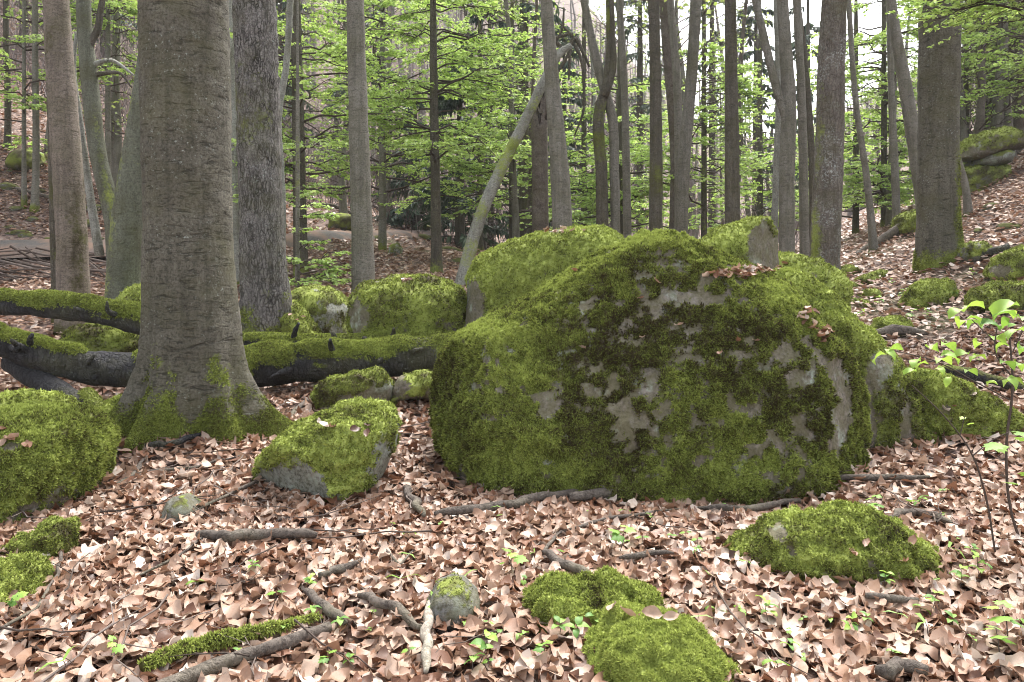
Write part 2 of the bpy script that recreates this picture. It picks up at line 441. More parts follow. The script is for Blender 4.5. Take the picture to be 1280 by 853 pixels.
def cube_sphere(N):
    t = np.tan(np.linspace(-pi / 4, pi / 4, N + 1))
    A, B = np.meshgrid(t, t, indexing='ij'); o = np.ones_like(A)
    Vs, Fs, n0 = [], [], 0
    for f in ((o, A, B), (-o, B, A), (B, o, A), (A, -o, B), (A, B, o), (B, A, -o)):
        v = np.stack(f, -1).reshape(-1, 3); Vs.append(v / np.linalg.norm(v, axis=1, keepdims=True))
        i = np.arange((N + 1) ** 2).reshape(N + 1, N + 1) + n0
        Fs.append(np.stack([i[:-1, :-1], i[1:, :-1], i[1:, 1:], i[:-1, 1:]], -1).reshape(-1, 4)); n0 += (N + 1) ** 2
    V = np.concatenate(Vs); Fq = np.concatenate(Fs)
    _, first, inv = np.unique(np.round(V, 5), axis=0, return_index=True, return_inverse=True)
    return V[first], inv.ravel()[Fq]

_cs = {}
def rock(name, label, cat, poly, Yc, Df, Db=None, p=2.5, N=36, cov=0.6, tint=0.5, seed=1, lean=0.0, low=0.06, bare=(), green=(), cuts=(),
         mat=None, tuft=0.014, dens=9000, group=None, cush=0.014, topm=0.35, tvar=0.6, speck=0.25):
    """A boulder: its measured outline at distance Yc, swelling Df towards the viewer and Db away."""
    Db = Db or Df; N = int(N * .82)
    if N not in _cs: _cs[N] = cube_sphere(N)
    d, Fq = _cs[N]
    poly = np.array(poly, float)
    cx, cy = (poly[:, 0].min() + poly[:, 0].max()) / 2, (poly[:, 1].min() + poly[:, 1].max()) / 2
    C = PX(cx, cy, Yc)
    px = (poly[:, 0] - cx) / F * Yc; pz = (cy - poly[:, 1]) / F * Yc
    # outline as radius by angle, walked along the polygon's edges
    seg = []
    for i in range(len(px)):
        j = (i + 1) % len(px)
        for tt in np.linspace(0, 1, 24, endpoint=False): seg.append((px[i] * (1 - tt) + px[j] * tt, pz[i] * (1 - tt) + pz[j] * tt))
    seg = np.array(seg); an = np.arctan2(seg[:, 1], seg[:, 0]); rr = np.hypot(seg[:, 0], seg[:, 1])
    o = np.argsort(an); grid = np.linspace(-pi, pi, 361)[:-1]
    R = np.interp(grid, an[o], rr[o], period=2 * pi)
    ker = np.exp(-(np.arange(-9, 10) / 3.0) ** 2); ker /= ker.sum()
    R = np.convolve(np.concatenate([R[-9:], R, R[:9]]), ker, 'valid')
    th = np.arctan2(d[:, 2], d[:, 0]); rho = np.hypot(d[:, 0], d[:, 2])
    Rt = np.interp(th, grid, R, period=2 * pi)
    D = np.where(d[:, 1] < 0, Df, Db)
    r = ((rho / Rt) ** p + (np.abs(d[:, 1]) / D) ** p) ** (-1 / p)
    V = d * r[:, None]
    V[:, 1] += lean * V[:, 2]
    size = math.sqrt((px.max() - px.min()) * (pz.max() - pz.min()))
    N0 = vnormals(V, Fq)
    W = V + C
    V = V + N0 * (size * low * fbm(W, 1.6 / size, seed, 3) * 1.0 + size * low * 0.35 * (np.abs(vn(W, 5.0 / size, seed + 5)) - .3))[:, None]
    for (n, off) in cuts:                      # flat broken faces
        n = np.array(n, float) / np.linalg.norm(n)
        e = V @ n - off * size
        V = V - np.where(e > 0, e * 0.93, 0)[:, None] * n
    N1 = vnormals(V, Fq); W = V + C
    # where moss grows
    m = cov + topm * (N1[:, 2] - 0.2) + 0.55 * fbm(W, 2.4 / max(size, .35), seed + 31, 4, 0.6) + speck * vn(W, 14, seed + 3) + speck * 0.7 * vn(W, 33, seed + 4)
    ppx = 640 + W[:, 0] / W[:, 1] * F; ppy = HOR - (W[:, 2] - CH) / W[:, 1] * F
    for b in bare:
        q = ((ppx - b[0]) / b[2]) ** 2 + ((ppy - b[1]) / b[3]) ** 2
        q = q * (1 + 0.9 * fbm(W, 7, seed + 77, 3, .7)); m = m - (b[4] if len(b) > 4 else 0.95) * np.exp(-np.abs(q) ** 1.5)
    m = np.clip(m, 0, 1)
    ti = tint + tvar * fbm(W, 3.5 / max(size, .5), seed + 50, 3) + 0.26 * fbm(W, 9, seed + 60, 2) + 0.2 * vn(W, 30, seed + 61) + 0.12 * np.maximum(N1[:, 2], 0)
    for b in green:
        q = ((ppx - b[0]) / b[2]) ** 2 + ((ppy - b[1]) / b[3]) ** 2
        ti = ti + b[4] * np.exp(-q)
    ti = np.clip(ti, 0.02, 1)
    ms = sstep(0.35, 0.65, m)
    V = V + N1 * (ms * cush * (0.8 + 1.5 * vn(W, 9, seed + 7) + 1.7 * (0.5 - np.abs(vn(W, 17, seed + 8)) * 1.6) + 1.1 * vn(W, 38, seed + 9)) + (1 - ms) * cush * 0.5 * fbm(W, 22, seed + 12, 3))[:, None]
    o_ = ob(name, mesh(name, V, Fq, mat or M_ROCK, {'moss': m, 'tint': ti}), None, C)
    tag(o_, label, cat, group)
    if dens:
        N2 = vnormals(V, Fq)
        T = tris(Fq); ar = 0.5 * np.linalg.norm(np.cross(V[T[:, 1]] - V[T[:, 0]], V[T[:, 2]] - V[T[:, 0]]), axis=1)
        n = int(ar.sum() * 0.45 * dens * ms.mean()) + 50
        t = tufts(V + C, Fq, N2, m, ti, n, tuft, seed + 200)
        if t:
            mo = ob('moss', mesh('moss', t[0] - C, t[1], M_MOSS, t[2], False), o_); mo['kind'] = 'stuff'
    return o_

def leaf_template(L=1.0, W=0.55, nx=5, ny=3, curl=0.2, cup=0.2, wav=0.05, seed=0):
    r = np.random.default_rng(seed)
    u = np.linspace(0, 1, nx); v = np.linspace(-1, 1, ny)
    U, Vv = np.meshgrid(u, v, indexing='ij')
    wd = W * 0.5 * np.sin(np.clip(U * 0.97 + 0.015, 0, 1) ** 0.85 * pi) ** 0.8
    X = (U - 0.5) * L; Y = Vv * wd
    Z = curl * ((U - 0.5) ** 2 * 4 - 0.3) * L * 0.5 + cup * np.abs(Vv) ** 1.5 * wd + wav * L * r.normal(size=U.shape) * (np.abs(Vv) + .2)
    Z += 0.25 * L * r.normal() * (U - 0.5) * Vv
    i = np.arange(nx * ny).reshape(nx, ny)
    Fq = np.stack([i[:-1, :-1], i[1:, :-1], i[1:, 1:], i[:-1, 1:]], -1).reshape(-1, 4)
    return np.stack([X, Y, Z], -1).reshape(-1, 3), Fq

def scatter(templ, P, yaw, tx, ty, sc, rnd):
    """Copies of a small shape joined into one mesh."""
    V, Fq = templ; n = len(P)
    cz, sz = np.cos(yaw), np.sin(yaw); cx, sx = np.cos(tx), np.sin(tx); cy, sy = np.cos(ty), np.sin(ty)
    Rm = np.zeros((n, 3, 3))
    Rm[:, 0, 0] = cz * cy; Rm[:, 0, 1] = cz * sy * sx - sz * cx; Rm[:, 0, 2] = cz * sy * cx + sz * sx
    Rm[:, 1, 0] = sz * cy; Rm[:, 1, 1] = sz * sy * sx + cz * cx; Rm[:, 1, 2] = sz * sy * cx - cz * sx
    Rm[:, 2, 0] = -sy; Rm[:, 2, 1] = cy * sx; Rm[:, 2, 2] = cy * cx
    Q = np.einsum('nij,vj->nvi', Rm, V) * sc[:, None, None] + P[:, None]
    Fo = (Fq[None] + (np.arange(n) * len(V))[:, None, None]).reshape(-1, Fq.shape[1])
    return Q.reshape(-1, 3), Fo, np.repeat(rnd, len(V))

def join(parts):
    Vs, Fs, As, o = [], [], [], 0
    for V, Fq, a in parts:
        Vs.append(V); Fs.append(Fq + o); As.append(a); o += len(V)
    return np.concatenate(Vs), Fs, np.concatenate(As)

# ------------------------------------------------------------------ ground, road, sky is the world
def warped(n, a, b, lo, hi):
    s = np.linspace(np.arcsinh(lo / a), np.arcsinh(hi / a), n); return a * np.sinh(s)
gxs = warped(255, 3.2, 1, -190, 190); gys = warped(255, 5.0, 1, -14, 255)
GX, GY = np.meshgrid(gxs, gys, indexing='ij')
GZ = g(GX, GY)
gi = np.arange(GX.size).reshape(GX.shape)
ground = ob('ground', mesh('ground', np.stack([GX, GY, GZ], -1).reshape(-1, 3),
            np.stack([gi[:-1, :-1], gi[1:, :-1], gi[1:, 1:], gi[:-1, 1:]], -1).reshape(-1, 4), M_GROUND))
tag(ground, 'forest floor rising into slopes, covered with brown beech leaves', kind='structure')

rp = []
for (px, row) in ((-330, 330), (-150, 325), (0, 320), (170, 316), (270, 309), (380, 301), (450, 297), (530, 293), (610, 289)):
    Y = gy(px, row); rp.append(((px - 640) / F * Y, Y))
rp = np.array(rp)
ss = np.linspace(0, len(rp) - 1, 90)
rc = np.stack([np.interp(ss, np.arange(len(rp)), rp[:, k]) for k in (0, 1)], 1)
for _ in range(12): rc[1:-1] = (rc[:-2] + rc[1:-1] * 2 + rc[2:]) / 4
rn_ = unit(np.stack([-np.gradient(rc[:, 1]), np.gradient(rc[:, 0])], 1))
offs = np.linspace(-0.55, 0.55, 7)
RV = rc[:, None] + rn_[:, None] * offs[None, :, None] * 1.0
RZ = g(RV[..., 0], RV[..., 1]).max(1, keepdims=True) * 0.4 + g(RV[..., 0], RV[..., 1]) * 0.6 + (0.07 - 0.16 * np.abs(offs / .55) ** 4)[None, :]
ri = np.arange(RZ.size).reshape(RZ.shape)
road = ob('road', mesh('road', np.concatenate([RV.reshape(-1, 2), RZ.reshape(-1, 1)], 1),
          np.stack([ri[:-1, :-1], ri[1:, :-1], ri[1:, 1:], ri[:-1, 1:]], -1).reshape(-1, 4), M_ROAD))
tag(road, 'narrow grey forest road crossing the slope', kind='structure')

TRUNKS = [(-40, 'the left edge'), (43, 'the thin grey left stem'), (90, 'the tan trunk'), (125, 'the crooked forked tree'), (170, 'the greenish leaning trunk'), (236, 'the big brown beech'), (324, 'the fissured trunk'), (376, 'the leafy beech by the fissured trunk'), (450, 'the smooth grey trunk'), (545, 'the lime-sprayed young beech'),
          (610, 'the pale broken leaning tree'), (676, 'the broken snag'), (697, 'the dark smooth trunk'), (757, 'the twin-stemmed tree'), (783, 'the slender bending stem'), (819, 'the straight mossy brown trunk'), (858, 'the slanting grey trunk'), (915, 'the brown trunk over the block'), (982, 'the dark forked trunk'),
          (1034, 'the scaly trunk'), (1085, 'the thin leaning stem'), (1140, 'the left-leaning grey trunk'), (1174, 'the large smooth beech'), (1230, 'the rock outcrop'), (1300, 'the right edge')]
def by_trunk(px):
    q, nm = min(TRUNKS, key=lambda t: abs(t[0] - px)); return ('just left of ' if px < q else 'just right of ') + nm
SPOTS = [(60, 600, 'the cushion-topped boulder'), (25, 750, 'the round lower-left stone'), (225, 640, 'the flat bare stone'), (410, 590, 'the pale-faced stone'), (325, 685, 'the thick dark stick'), (300, 835, 'the grey bottom log'), (566, 745, 'the lone grey stone'), (535, 820, 'the bleached stick'), (750, 770, 'the olive moss mound'),
         (840, 820, 'the lime moss mound'), (1060, 700, 'the long low stone'), (650, 650, 'the crooked branch'), (1030, 612, 'the long grey stick'), (240, 550, 'the big beech roots'), (440, 485, 'the flat log-side stone'), (800, 610, 'the huge boulder foot'), (1190, 515, 'the long rounded rock'), (1115, 410, 'the small round stone'),
         (1160, 370, 'the leaf-green stone'), (1250, 375, 'the brownish stone'), (1175, 345, 'the large smooth beech'), (1270, 690, 'the maple sapling'), (1130, 765, 'the dark broken stick'), (1130, 855, 'the dark wood chunk'), (710, 722, 'the broken stick'), (510, 640, 'the short dark stub'), (1200, 660, 'the bare-stemmed sapling'), (100, 680, 'the narrow mossy stone'), (490, 780, 'the brown stick')]
def by_spot(px, row):
    q = min(SPOTS, key=lambda t: (t[0] - px) ** 2 + 2.5 * (t[1] - row) ** 2); dx, dy = px - q[0], (row - q[1]) * 1.6
    return ('just left of ' if dx < 0 else 'just right of ') + q[2] if abs(dx) > abs(dy) else ('just behind ' if dy < 0 else 'just in front of ') + q[2]

# ------------------------------------------------------------------ boulders and stones
B = 'boulder'
rock('boulder', 'huge mossy granite boulder with bare grey patches dominating the clearing', B,
     [(549, 492), (552, 450), (576, 430), (604, 414), (640, 392), (690, 364), (742, 331), (792, 304), (830, 294), (872, 306), (930, 333), (975, 355), (1010, 405), (1046, 450), (1060, 510),
      (1048, 560), (1036, 605), (950, 650), (800, 672), (650, 668), (606, 612), (572, 566), (553, 530)], 5.25, 0.85, 0.62, p=3.1, N=112, cov=0.72, tint=0.29, seed=11, lean=0.28, low=0.03, cuts=[((-.12, -.82, .52), .315), ((.75, -.65, .1), .50), ((-.8, -.5, .3), .50)],
     bare=[(685, 505, 22, 28, .7), (868, 374, 50, 10, .55), (705, 395, 42, 14, .35), (740, 422, 12, 12, .5), (850, 425, 24, 14, .25), (1000, 455, 36, 40, .3), (1050, 510, 13, 70, .75), (640, 470, 60, 60, .2), (905, 345, 26, 8, .45), (770, 500, 60, 50, .2), (780, 560, 26, 9, .3), (1010, 540, 22, 40, .35)],
     green=[(600, 420, 60, 14, .35), (690, 362, 60, 14, .3), (900, 520, 120, 80, .2), (650, 590, 90, 26, .42), (920, 580, 130, 26, .3), (830, 305, 60, 14, .3), (940, 375, 60, 25, .3), (690, 475, 90, 80, -.22), (850, 400, 70, 40, -.25), (770, 550, 90, 40, -.1), (985, 500, 60, 80, -.22)],
     tuft=0.017, dens=24000, cush=0.016, topm=0.2, tvar=0.8, speck=0.5)
rock('boulder', 'tilted mossy slab leaning against the right flank of the huge boulder', B,
     [(950, 350), (985, 332), (1020, 348), (1050, 385), (1082, 420), (1104, 452), (1128, 505), (1152, 560), (1148, 600), (1080, 630), (1010, 610), (965, 470)], 5.75, 0.5, 0.7, p=2.6, N=60, cov=0.82, tint=0.36, seed=12, lean=0.25, low=0.05,
     bare=[(1100, 455, 20, 18, .8), (1085, 520, 12, 40, .5), (1132, 535, 8, 40, .7)], green=[(1030, 385, 60, 50, .3)], tuft=0.016, dens=14000)
rock('boulder', 'rounded bright green boulder peeking over the left shoulder of the huge one', B,
     [(584, 430), (586, 350), (598, 322), (640, 302), (690, 289), (740, 287), (768, 295), (792, 330), (790, 480), (700, 540), (600, 530)], 8.2, 0.8, p=4.0, N=52, cov=0.85, tint=0.46, seed=13, low=0.04, bare=[(590, 390, 12, 40), (700, 289, 35, 5, .9)], tuft=0.02, dens=7000)
rock('boulder', 'low domed boulder with a pale left cheek behind the mossy log', B,
     [(440, 405), (443, 374), (456, 357), (490, 346), (540, 349), (573, 361), (586, 385), (586, 440), (560, 452), (450, 452)], 8.2, 0.7, N=44, cov=0.78, tint=0.56, seed=14, low=0.04, bare=[(450, 395, 12, 22, .8), (480, 350, 30, 5, .6), (550, 402, 20, 10, .4)], tuft=0.022, dens=6000)
rock('boulder', 'small olive lichened boulder beside the fissured tree', B,
     [(352, 385), (372, 364), (395, 357), (422, 366), (438, 386), (442, 430), (345, 430)], 9.4, 0.6, N=32, cov=0.6, tint=0.42, seed=15, mat=M_PALE, bare=[(420, 385, 20, 5, .5), (395, 362, 8, 5, .5)], tuft=0.02, dens=2500)
rock('boulder', 'angular block with a bare grey side on top behind the huge boulder', B,
     [(876, 315), (898, 290), (938, 275), (960, 275), (972, 300), (972, 340), (965, 460), (880, 470)], 6.7, 0.4, 0.5, p=3.6, N=44, cov=0.85, tint=0.70, seed=16, low=0.03, cuts=[((0.72, -0.68, 0.05), 0.30)], bare=[(953, 312, 20, 30, 1.6)], tuft=0.018, dens=7000)
rock('boulder', 'low mossy rock between the angular block and the patchy tree', B,
     [(940, 335), (975, 317), (1012, 325), (1042, 341), (1050, 360), (1045, 440), (950, 440)], 7.6, 0.5, N=36, cov=0.8, tint=0.58, seed=17, bare=[(1000, 350, 20, 8)], tuft=0.02, dens=6000)
rock('stone', 'mossy stone with a pale broken face beside the huge boulder', 'stone',
     [(312, 607), (322, 588), (345, 560), (382, 532), (430, 512), (476, 512), (498, 530), (492, 562), (474, 595), (458, 618), (452, 648), (420, 668), (385, 656), (330, 636)], 4.45, 0.36, 0.4, p=2.6, N=60, cov=0.72, tint=0.5, seed=18, low=0.05, mat=M_PALE,
     cuts=[((-0.55, -0.75, -0.35), 0.27)], bare=[(362, 608, 42, 22, 1.0), (476, 572, 9, 34, .65)], green=[(425, 630, 30, 25, .35)], tuft=0.013, dens=22000)
rock('boulder', 'large cushion-topped mossy boulder cut by the left edge', B,
     [(-90, 545), (-40, 525), (10, 516), (60, 517), (98, 530), (113, 560), (106, 605), (88, 645), (45, 690), (-20, 715), (-100, 705)], 4.3, 0.5, 0.55, p=2.6, N=60, cov=0.95, tint=0.6, seed=19, low=0.03, bare=[(10, 560, 22, 9, .7)], tuft=0.018, dens=17000)
rock('stone', 'flat mossy stone behind the cushion-topped boulder', 'stone',
     [(-60, 515), (-10, 497), (40, 495), (72, 508), (88, 530), (80, 560), (-60, 560)], 5.3, 0.35, N=32, cov=0.9, tint=0.6, seed=20, tuft=0.016, dens=12000)
rock('stone', 'mossy stone with grey rim against the left root of the big beech', 'stone',
     [(104, 548), (116, 520), (146, 502), (182, 503), (196, 530), (188, 570), (120, 580)], 5.75, 0.3, N=36, cov=0.72, tint=0.58, seed=21, bare=[(118, 530, 14, 12), (130, 560, 20, 14, .8)], tuft=0.015, dens=12000)
rock('stone', 'narrow mossy stone below the cushion-topped boulder', 'stone',
     [(14, 698), (28, 677), (58, 660), (84, 655), (93, 672), (84, 694), (55, 712), (20, 716)], gy(55, 704) + 0.1, 0.13, N=28, cov=0.9, tint=0.55, seed=22, tuft=0.012, dens=22000)
rock('stone', 'round mossy stone at the lower left edge', 'stone',
     [(-45, 740), (-22, 712), (14, 702), (42, 724), (46, 752), (25, 780), (-40, 785)], gy(15, 770) + 0.15, 0.18, N=32, cov=0.95, tint=0.52, seed=23, tuft=0.012, dens=22000)
rock('stone', 'flat mossy stone in front of the fallen log', 'stone',
     [(393, 494), (404, 477), (440, 466), (478, 465), (492, 480), (490, 502), (440, 514), (398, 508)], 6.3, 0.22, N=32, cov=0.75, tint=0.4, seed=24, bare=[(470, 495, 26, 10)], tuft=0.015, dens=12000)
rock('stone', 'small flat stone tucked between flat stone and huge boulder', 'stone',
     [(488, 486), (500, 470), (530, 466), (552, 474), (552, 496), (495, 500)], 6.4, 0.2, N=24, cov=0.6, tint=0.36, seed=25, bare=[(495, 480, 12, 12)], tuft=0.014, dens=8000)
rock('stone', 'lone grey stone dusted with moss among the leaves', 'stone',
     [(530, 757), (543, 732), (562, 726), (582, 727), (598, 742), (603, 764), (572, 786), (543, 782)], gy(566, 772) + 0.03, 0.13, N=36, cov=0.22, tint=0.36, seed=26, low=0.07, mat=M_DARK, tuft=0.006, dens=20000, cush=0.004)
rock('stone', 'flat bare grey stone sunk among leaves above the dark stick', 'stone',
     [(203, 642), (214, 624), (232, 620), (249, 632), (246, 654), (212, 660)], gy(225, 650) + 0.02, 0.12, N=20, cov=0.15, tint=0.4, seed=27, mat=M_DARK, dens=0, cush=0.004)
rock('moss_mound', 'dark olive moss mound below the broken stick', 'moss mound',
     [(664, 788), (672, 757), (694, 738), (728, 736), (750, 746), (776, 733), (810, 748), (838, 776), (834, 805), (750, 822), (690, 812)], gy(750, 808) + 0.2, 0.2, N=52, cov=0.95, tint=0.56, seed=28, low=0.10, green=[(690, 760, 18, 18, -.3), (745, 750, 10, 14, -.5)], tuft=0.012, dens=40000, cush=0.016)
rock('moss_mound', 'pale lime moss mound nearest the camera at the bottom', 'moss mound',
     [(730, 855), (745, 812), (782, 786), (832, 780), (874, 798), (918, 832), (948, 880), (900, 930), (750, 930)], 2.55, 0.26, N=60, cov=1.0, tint=0.86, seed=29, low=0.05, tuft=0.011, dens=50000, cush=0.013, tvar=0.15)
rock('stone', 'long low mossy stone with a grey nose beside the fallen stick', 'stone',
     [(912, 702), (924, 681), (948, 670), (960, 653), (985, 646), (1050, 649), (1102, 654), (1142, 680), (1180, 706), (1206, 738), (1150, 755), (1050, 755), (950, 738)], gy(1060, 738) + 0.22, 0.24, 0.26, p=2.6, N=64, cov=0.88, tint=0.6, seed=30, low=0.06, bare=[(975, 665, 15, 16, .95), (992, 690, 14, 14, .6)], green=[(1060, 720, 60, 14, -.3)], tuft=0.012, dens=30000)
rock('boulder', 'long rounded mossy rock below the leafy sapling', B,
     [(1100, 490), (1112, 466), (1150, 463), (1205, 483), (1252, 507), (1278, 534), (1272, 566), (1200, 570), (1135, 555), (1104, 525)], gy(1180, 550) + 0.25, 0.32, N=52, cov=0.92, tint=0.55, seed=31, low=0.04, tuft=0.016, dens=15000)
rock('stone', 'small round mossy stone behind the dark plank', 'stone',
     [(1092, 412), (1100, 400), (1118, 396), (1134, 404), (1137, 420), (1110, 426)], gy(1115, 420) + 0.15, 0.2, N=24, cov=0.95, tint=0.62, seed=32, tuft=0.018, dens=7000)
rock('stone', 'leaf-green mossy stone in front of the large tree on the right', 'stone',
     [(1128, 384), (1140, 362), (1160, 350), (1184, 351), (1190, 368), (1170, 386), (1140, 392)], gy(1160, 384) + 0.2, 0.3, N=28, cov=0.95, tint=0.6, seed=33, tuft=0.022, dens=5000)
rock('stone', 'brownish mossy stone near the right edge behind the sapling', 'stone',
     [(1214, 382), (1225, 362), (1250, 354), (1290, 356), (1310, 390), (1240, 396)], gy(1250, 388) + 0.2, 0.4, N=28, cov=0.9, tint=0.42, seed=34, tuft=0.02, dens=5000)
rock('stone', 'mossy ledge rising out of the right edge above the brownish stone', 'stone',
     [(1242, 346), (1256, 322), (1280, 312), (1320, 300), (1330, 360), (1262, 364)], gy(1270, 352) + 0.2, 0.5, N=28, cov=0.85, tint=0.55, seed=35, bare=[(1250, 338, 14, 8)], tuft=0.02, dens=4000)
rock('stone', 'dark grey stone with thin moss cap beside the right tree foot', 'stone',
     [(1203, 322), (1208, 307), (1222, 302), (1232, 310), (1234, 328), (1206, 330)], gy(1218, 326) + 0.1, 0.3, N=24, cov=0.5, tint=0.5, seed=36, mat=M_DARK, tuft=0.02, dens=2500)
yo = gy(1222, 240)
rock('boulder', 'mossy capstone of the rock outcrop on the right slope', B,
     [(1198, 200), (1204, 184), (1218, 170), (1245, 162), (1274, 170), (1276, 186), (1245, 194), (1212, 204)], yo + 0.3, 0.7, N=32, cov=0.6, tint=0.5, seed=37, bare=[(1235, 194, 30, 5)], tuft=0.03, dens=1500)
rock('boulder', 'pale wedge stone in the middle of the rock outcrop', B,
     [(1214, 207), (1220, 196), (1245, 188), (1258, 192), (1252, 206), (1224, 212)], yo + 0.25, 0.6, N=24, cov=0.3, tint=0.4, seed=38, mat=M_PALE, dens=0)
rock('boulder', 'dark mossy footing stone of the rock outcrop', B,
     [(1192, 234), (1196, 214), (1222, 206), (1252, 208), (1256, 226), (1240, 250), (1200, 254)], yo + 0.3, 0.6, N=28, cov=0.55, tint=0.4, seed=39, mat=M_DARK, tuft=0.03, dens=1200)
rock('boulder', 'shaded mossy rock under the crossing logs', B,
     [(82, 435), (96, 412), (125, 402), (165, 404), (200, 420), (205, 500), (90, 500)], 7.7, 0.5, N=32, cov=0.7, tint=0.35, seed=40, tuft=0.02, dens=4000)
rock('stone', 'green hump between the leaning trunk and the big beech', 'stone',
     [(150, 385), (162, 366), (180, 356), (205, 360), (215, 420), (150, 420)], 8.6, 0.35, N=24, cov=0.95, tint=0.62, seed=41, tuft=0.022, dens=4000)
rock('stone', 'mossy ridge stone at the foot of the fissured tree', 'stone',
     [(345, 400), (352, 382), (366, 376), (380, 390), (396, 412), (398, 440), (340, 440)], 8.7, 0.4, N=28, cov=0.95, tint=0.5, seed=42, tuft=0.022, dens=5000)
rock('stone', 'dark mossy boulder high on the slope behind the tan trunk', 'stone',
     [(24, 212), (28, 196), (38, 188), (50, 192), (56, 205), (54, 218), (30, 220)], gy(40, 214) + 0.4, 0.8, N=20, cov=0.8, tint=0.25, seed=43, mat=M_DARK, dens=0)
rock('stone', 'pale stone standing on the brown bank under the road', 'stone',
     [(485, 318), (487, 308), (498, 305), (503, 312), (502, 322), (488, 324)], gy(495, 320) + 0.1, 0.3, N=16, cov=0.4, tint=0.4, seed=44, mat=M_PALE, dens=0)
rock('stone', 'mossy block in the dark hollow above the road', 'stone',
     [(412, 292), (415, 272), (428, 266), (446, 270), (450, 294)], gy(430, 290) + 0.2, 0.6, N=20, cov=0.7, tint=0.3, seed=45, mat=M_DARK, dens=0)
rock('stone', 'mossy boulder at the top of the trail behind the right trees', 'stone',
     [(1120, 290), (1125, 272), (1145, 262), (1165, 268), (1168, 292), (1128, 300)], gy(1140, 292) + 0.2, 0.6, N=24, cov=0.7, tint=0.5, seed=46, tuft=0.03, dens=1500)
# low green stones along the trail between huge boulder and right tree
for i, (px, row, wpx, hpx, s) in enumerate([(1062, 345, 26, 12, 51), (1085, 356, 30, 12, 52), (1100, 348, 22, 9, 53), (1065, 362, 18, 8, 54), (1088, 372, 20, 9, 55), (1078, 383, 16, 7, 56)]):
    rock('stone', ['low dark green stone at the foot of the patchy tree', 'flat mossy stone behind its smaller neighbours on the trail', 'tiny mossy hump near the trail bend', 'small yellow-green stone next to the slab top',
                   'mossy lump beside the seedlings on the trail', 'half-buried stone just above the mossy slab'][i], 'stone',
         [(px - wpx * .5, row), (px - wpx * .35, row - hpx * .7), (px, row - hpx), (px + wpx * .38, row - hpx * .6), (px + wpx * .5, row), (px, row + 5)], gy(px, row) + 0.12, 0.22, N=20, cov=0.85, tint=0.5, seed=s, tuft=0.02, dens=4000)
# mossy stones strewn over the far slope: copies of three shapes
def slope_stones():
    protos = []
    for k in range(3):
        d, Fq = cube_sphere(12)
        V = d * np.array([1, 0.8, 0.55]) * (1 + 0.25 * fbm(d, 1.3, 80 + k, 2))[:, None]
        N = vnormals(V, Fq); m = np.clip(0.45 + 0.5 * N[:, 2] + 0.4 * fbm(d, 2, 90 + k), 0, 1)
        protos.append(mesh('slope_stone', V, Fq, M_DARK, {'moss': m, 'tint': np.full(len(V), 0.3)}))
    sp_ = [(20, 262), (30, 250), (12, 285), (33, 296), (26, 293), (40, 275), (110, 280), (125, 300), (52, 240), (115, 262), (8, 235), (60, 300), (118, 310), (350, 285), (500, 270), (520, 265), (530, 300), (555, 285),
           (600, 330), (560, 315), (575, 330), (470, 300), (515, 285), (1240, 260), (1262, 285), (1225, 290), (100, 245), (14, 215)]
    for i, (px, row) in enumerate(sp_):
        Y = gy(px, row); o = ob('stone', protos[i % 3], None, (PX(px, row, Y)[0], Y, PX(px, row, Y)[2]))
        s = random.uniform(0.12, 0.34) * Y / 22; o.scale = (s * random.uniform(.9, 1.7), s, s); o.rotation_euler = (0, 0, random.uniform(0, 6))
        tag(o, ['small dark mossy slope stone ', 'low flat mossy slope stone ', 'pointed mossy slope stone '][i % 3] + by_trunk(px) + (', higher up' if row < 270 else ''), 'stone', 'mossy stones strewn over the slopes')
slope_stones()

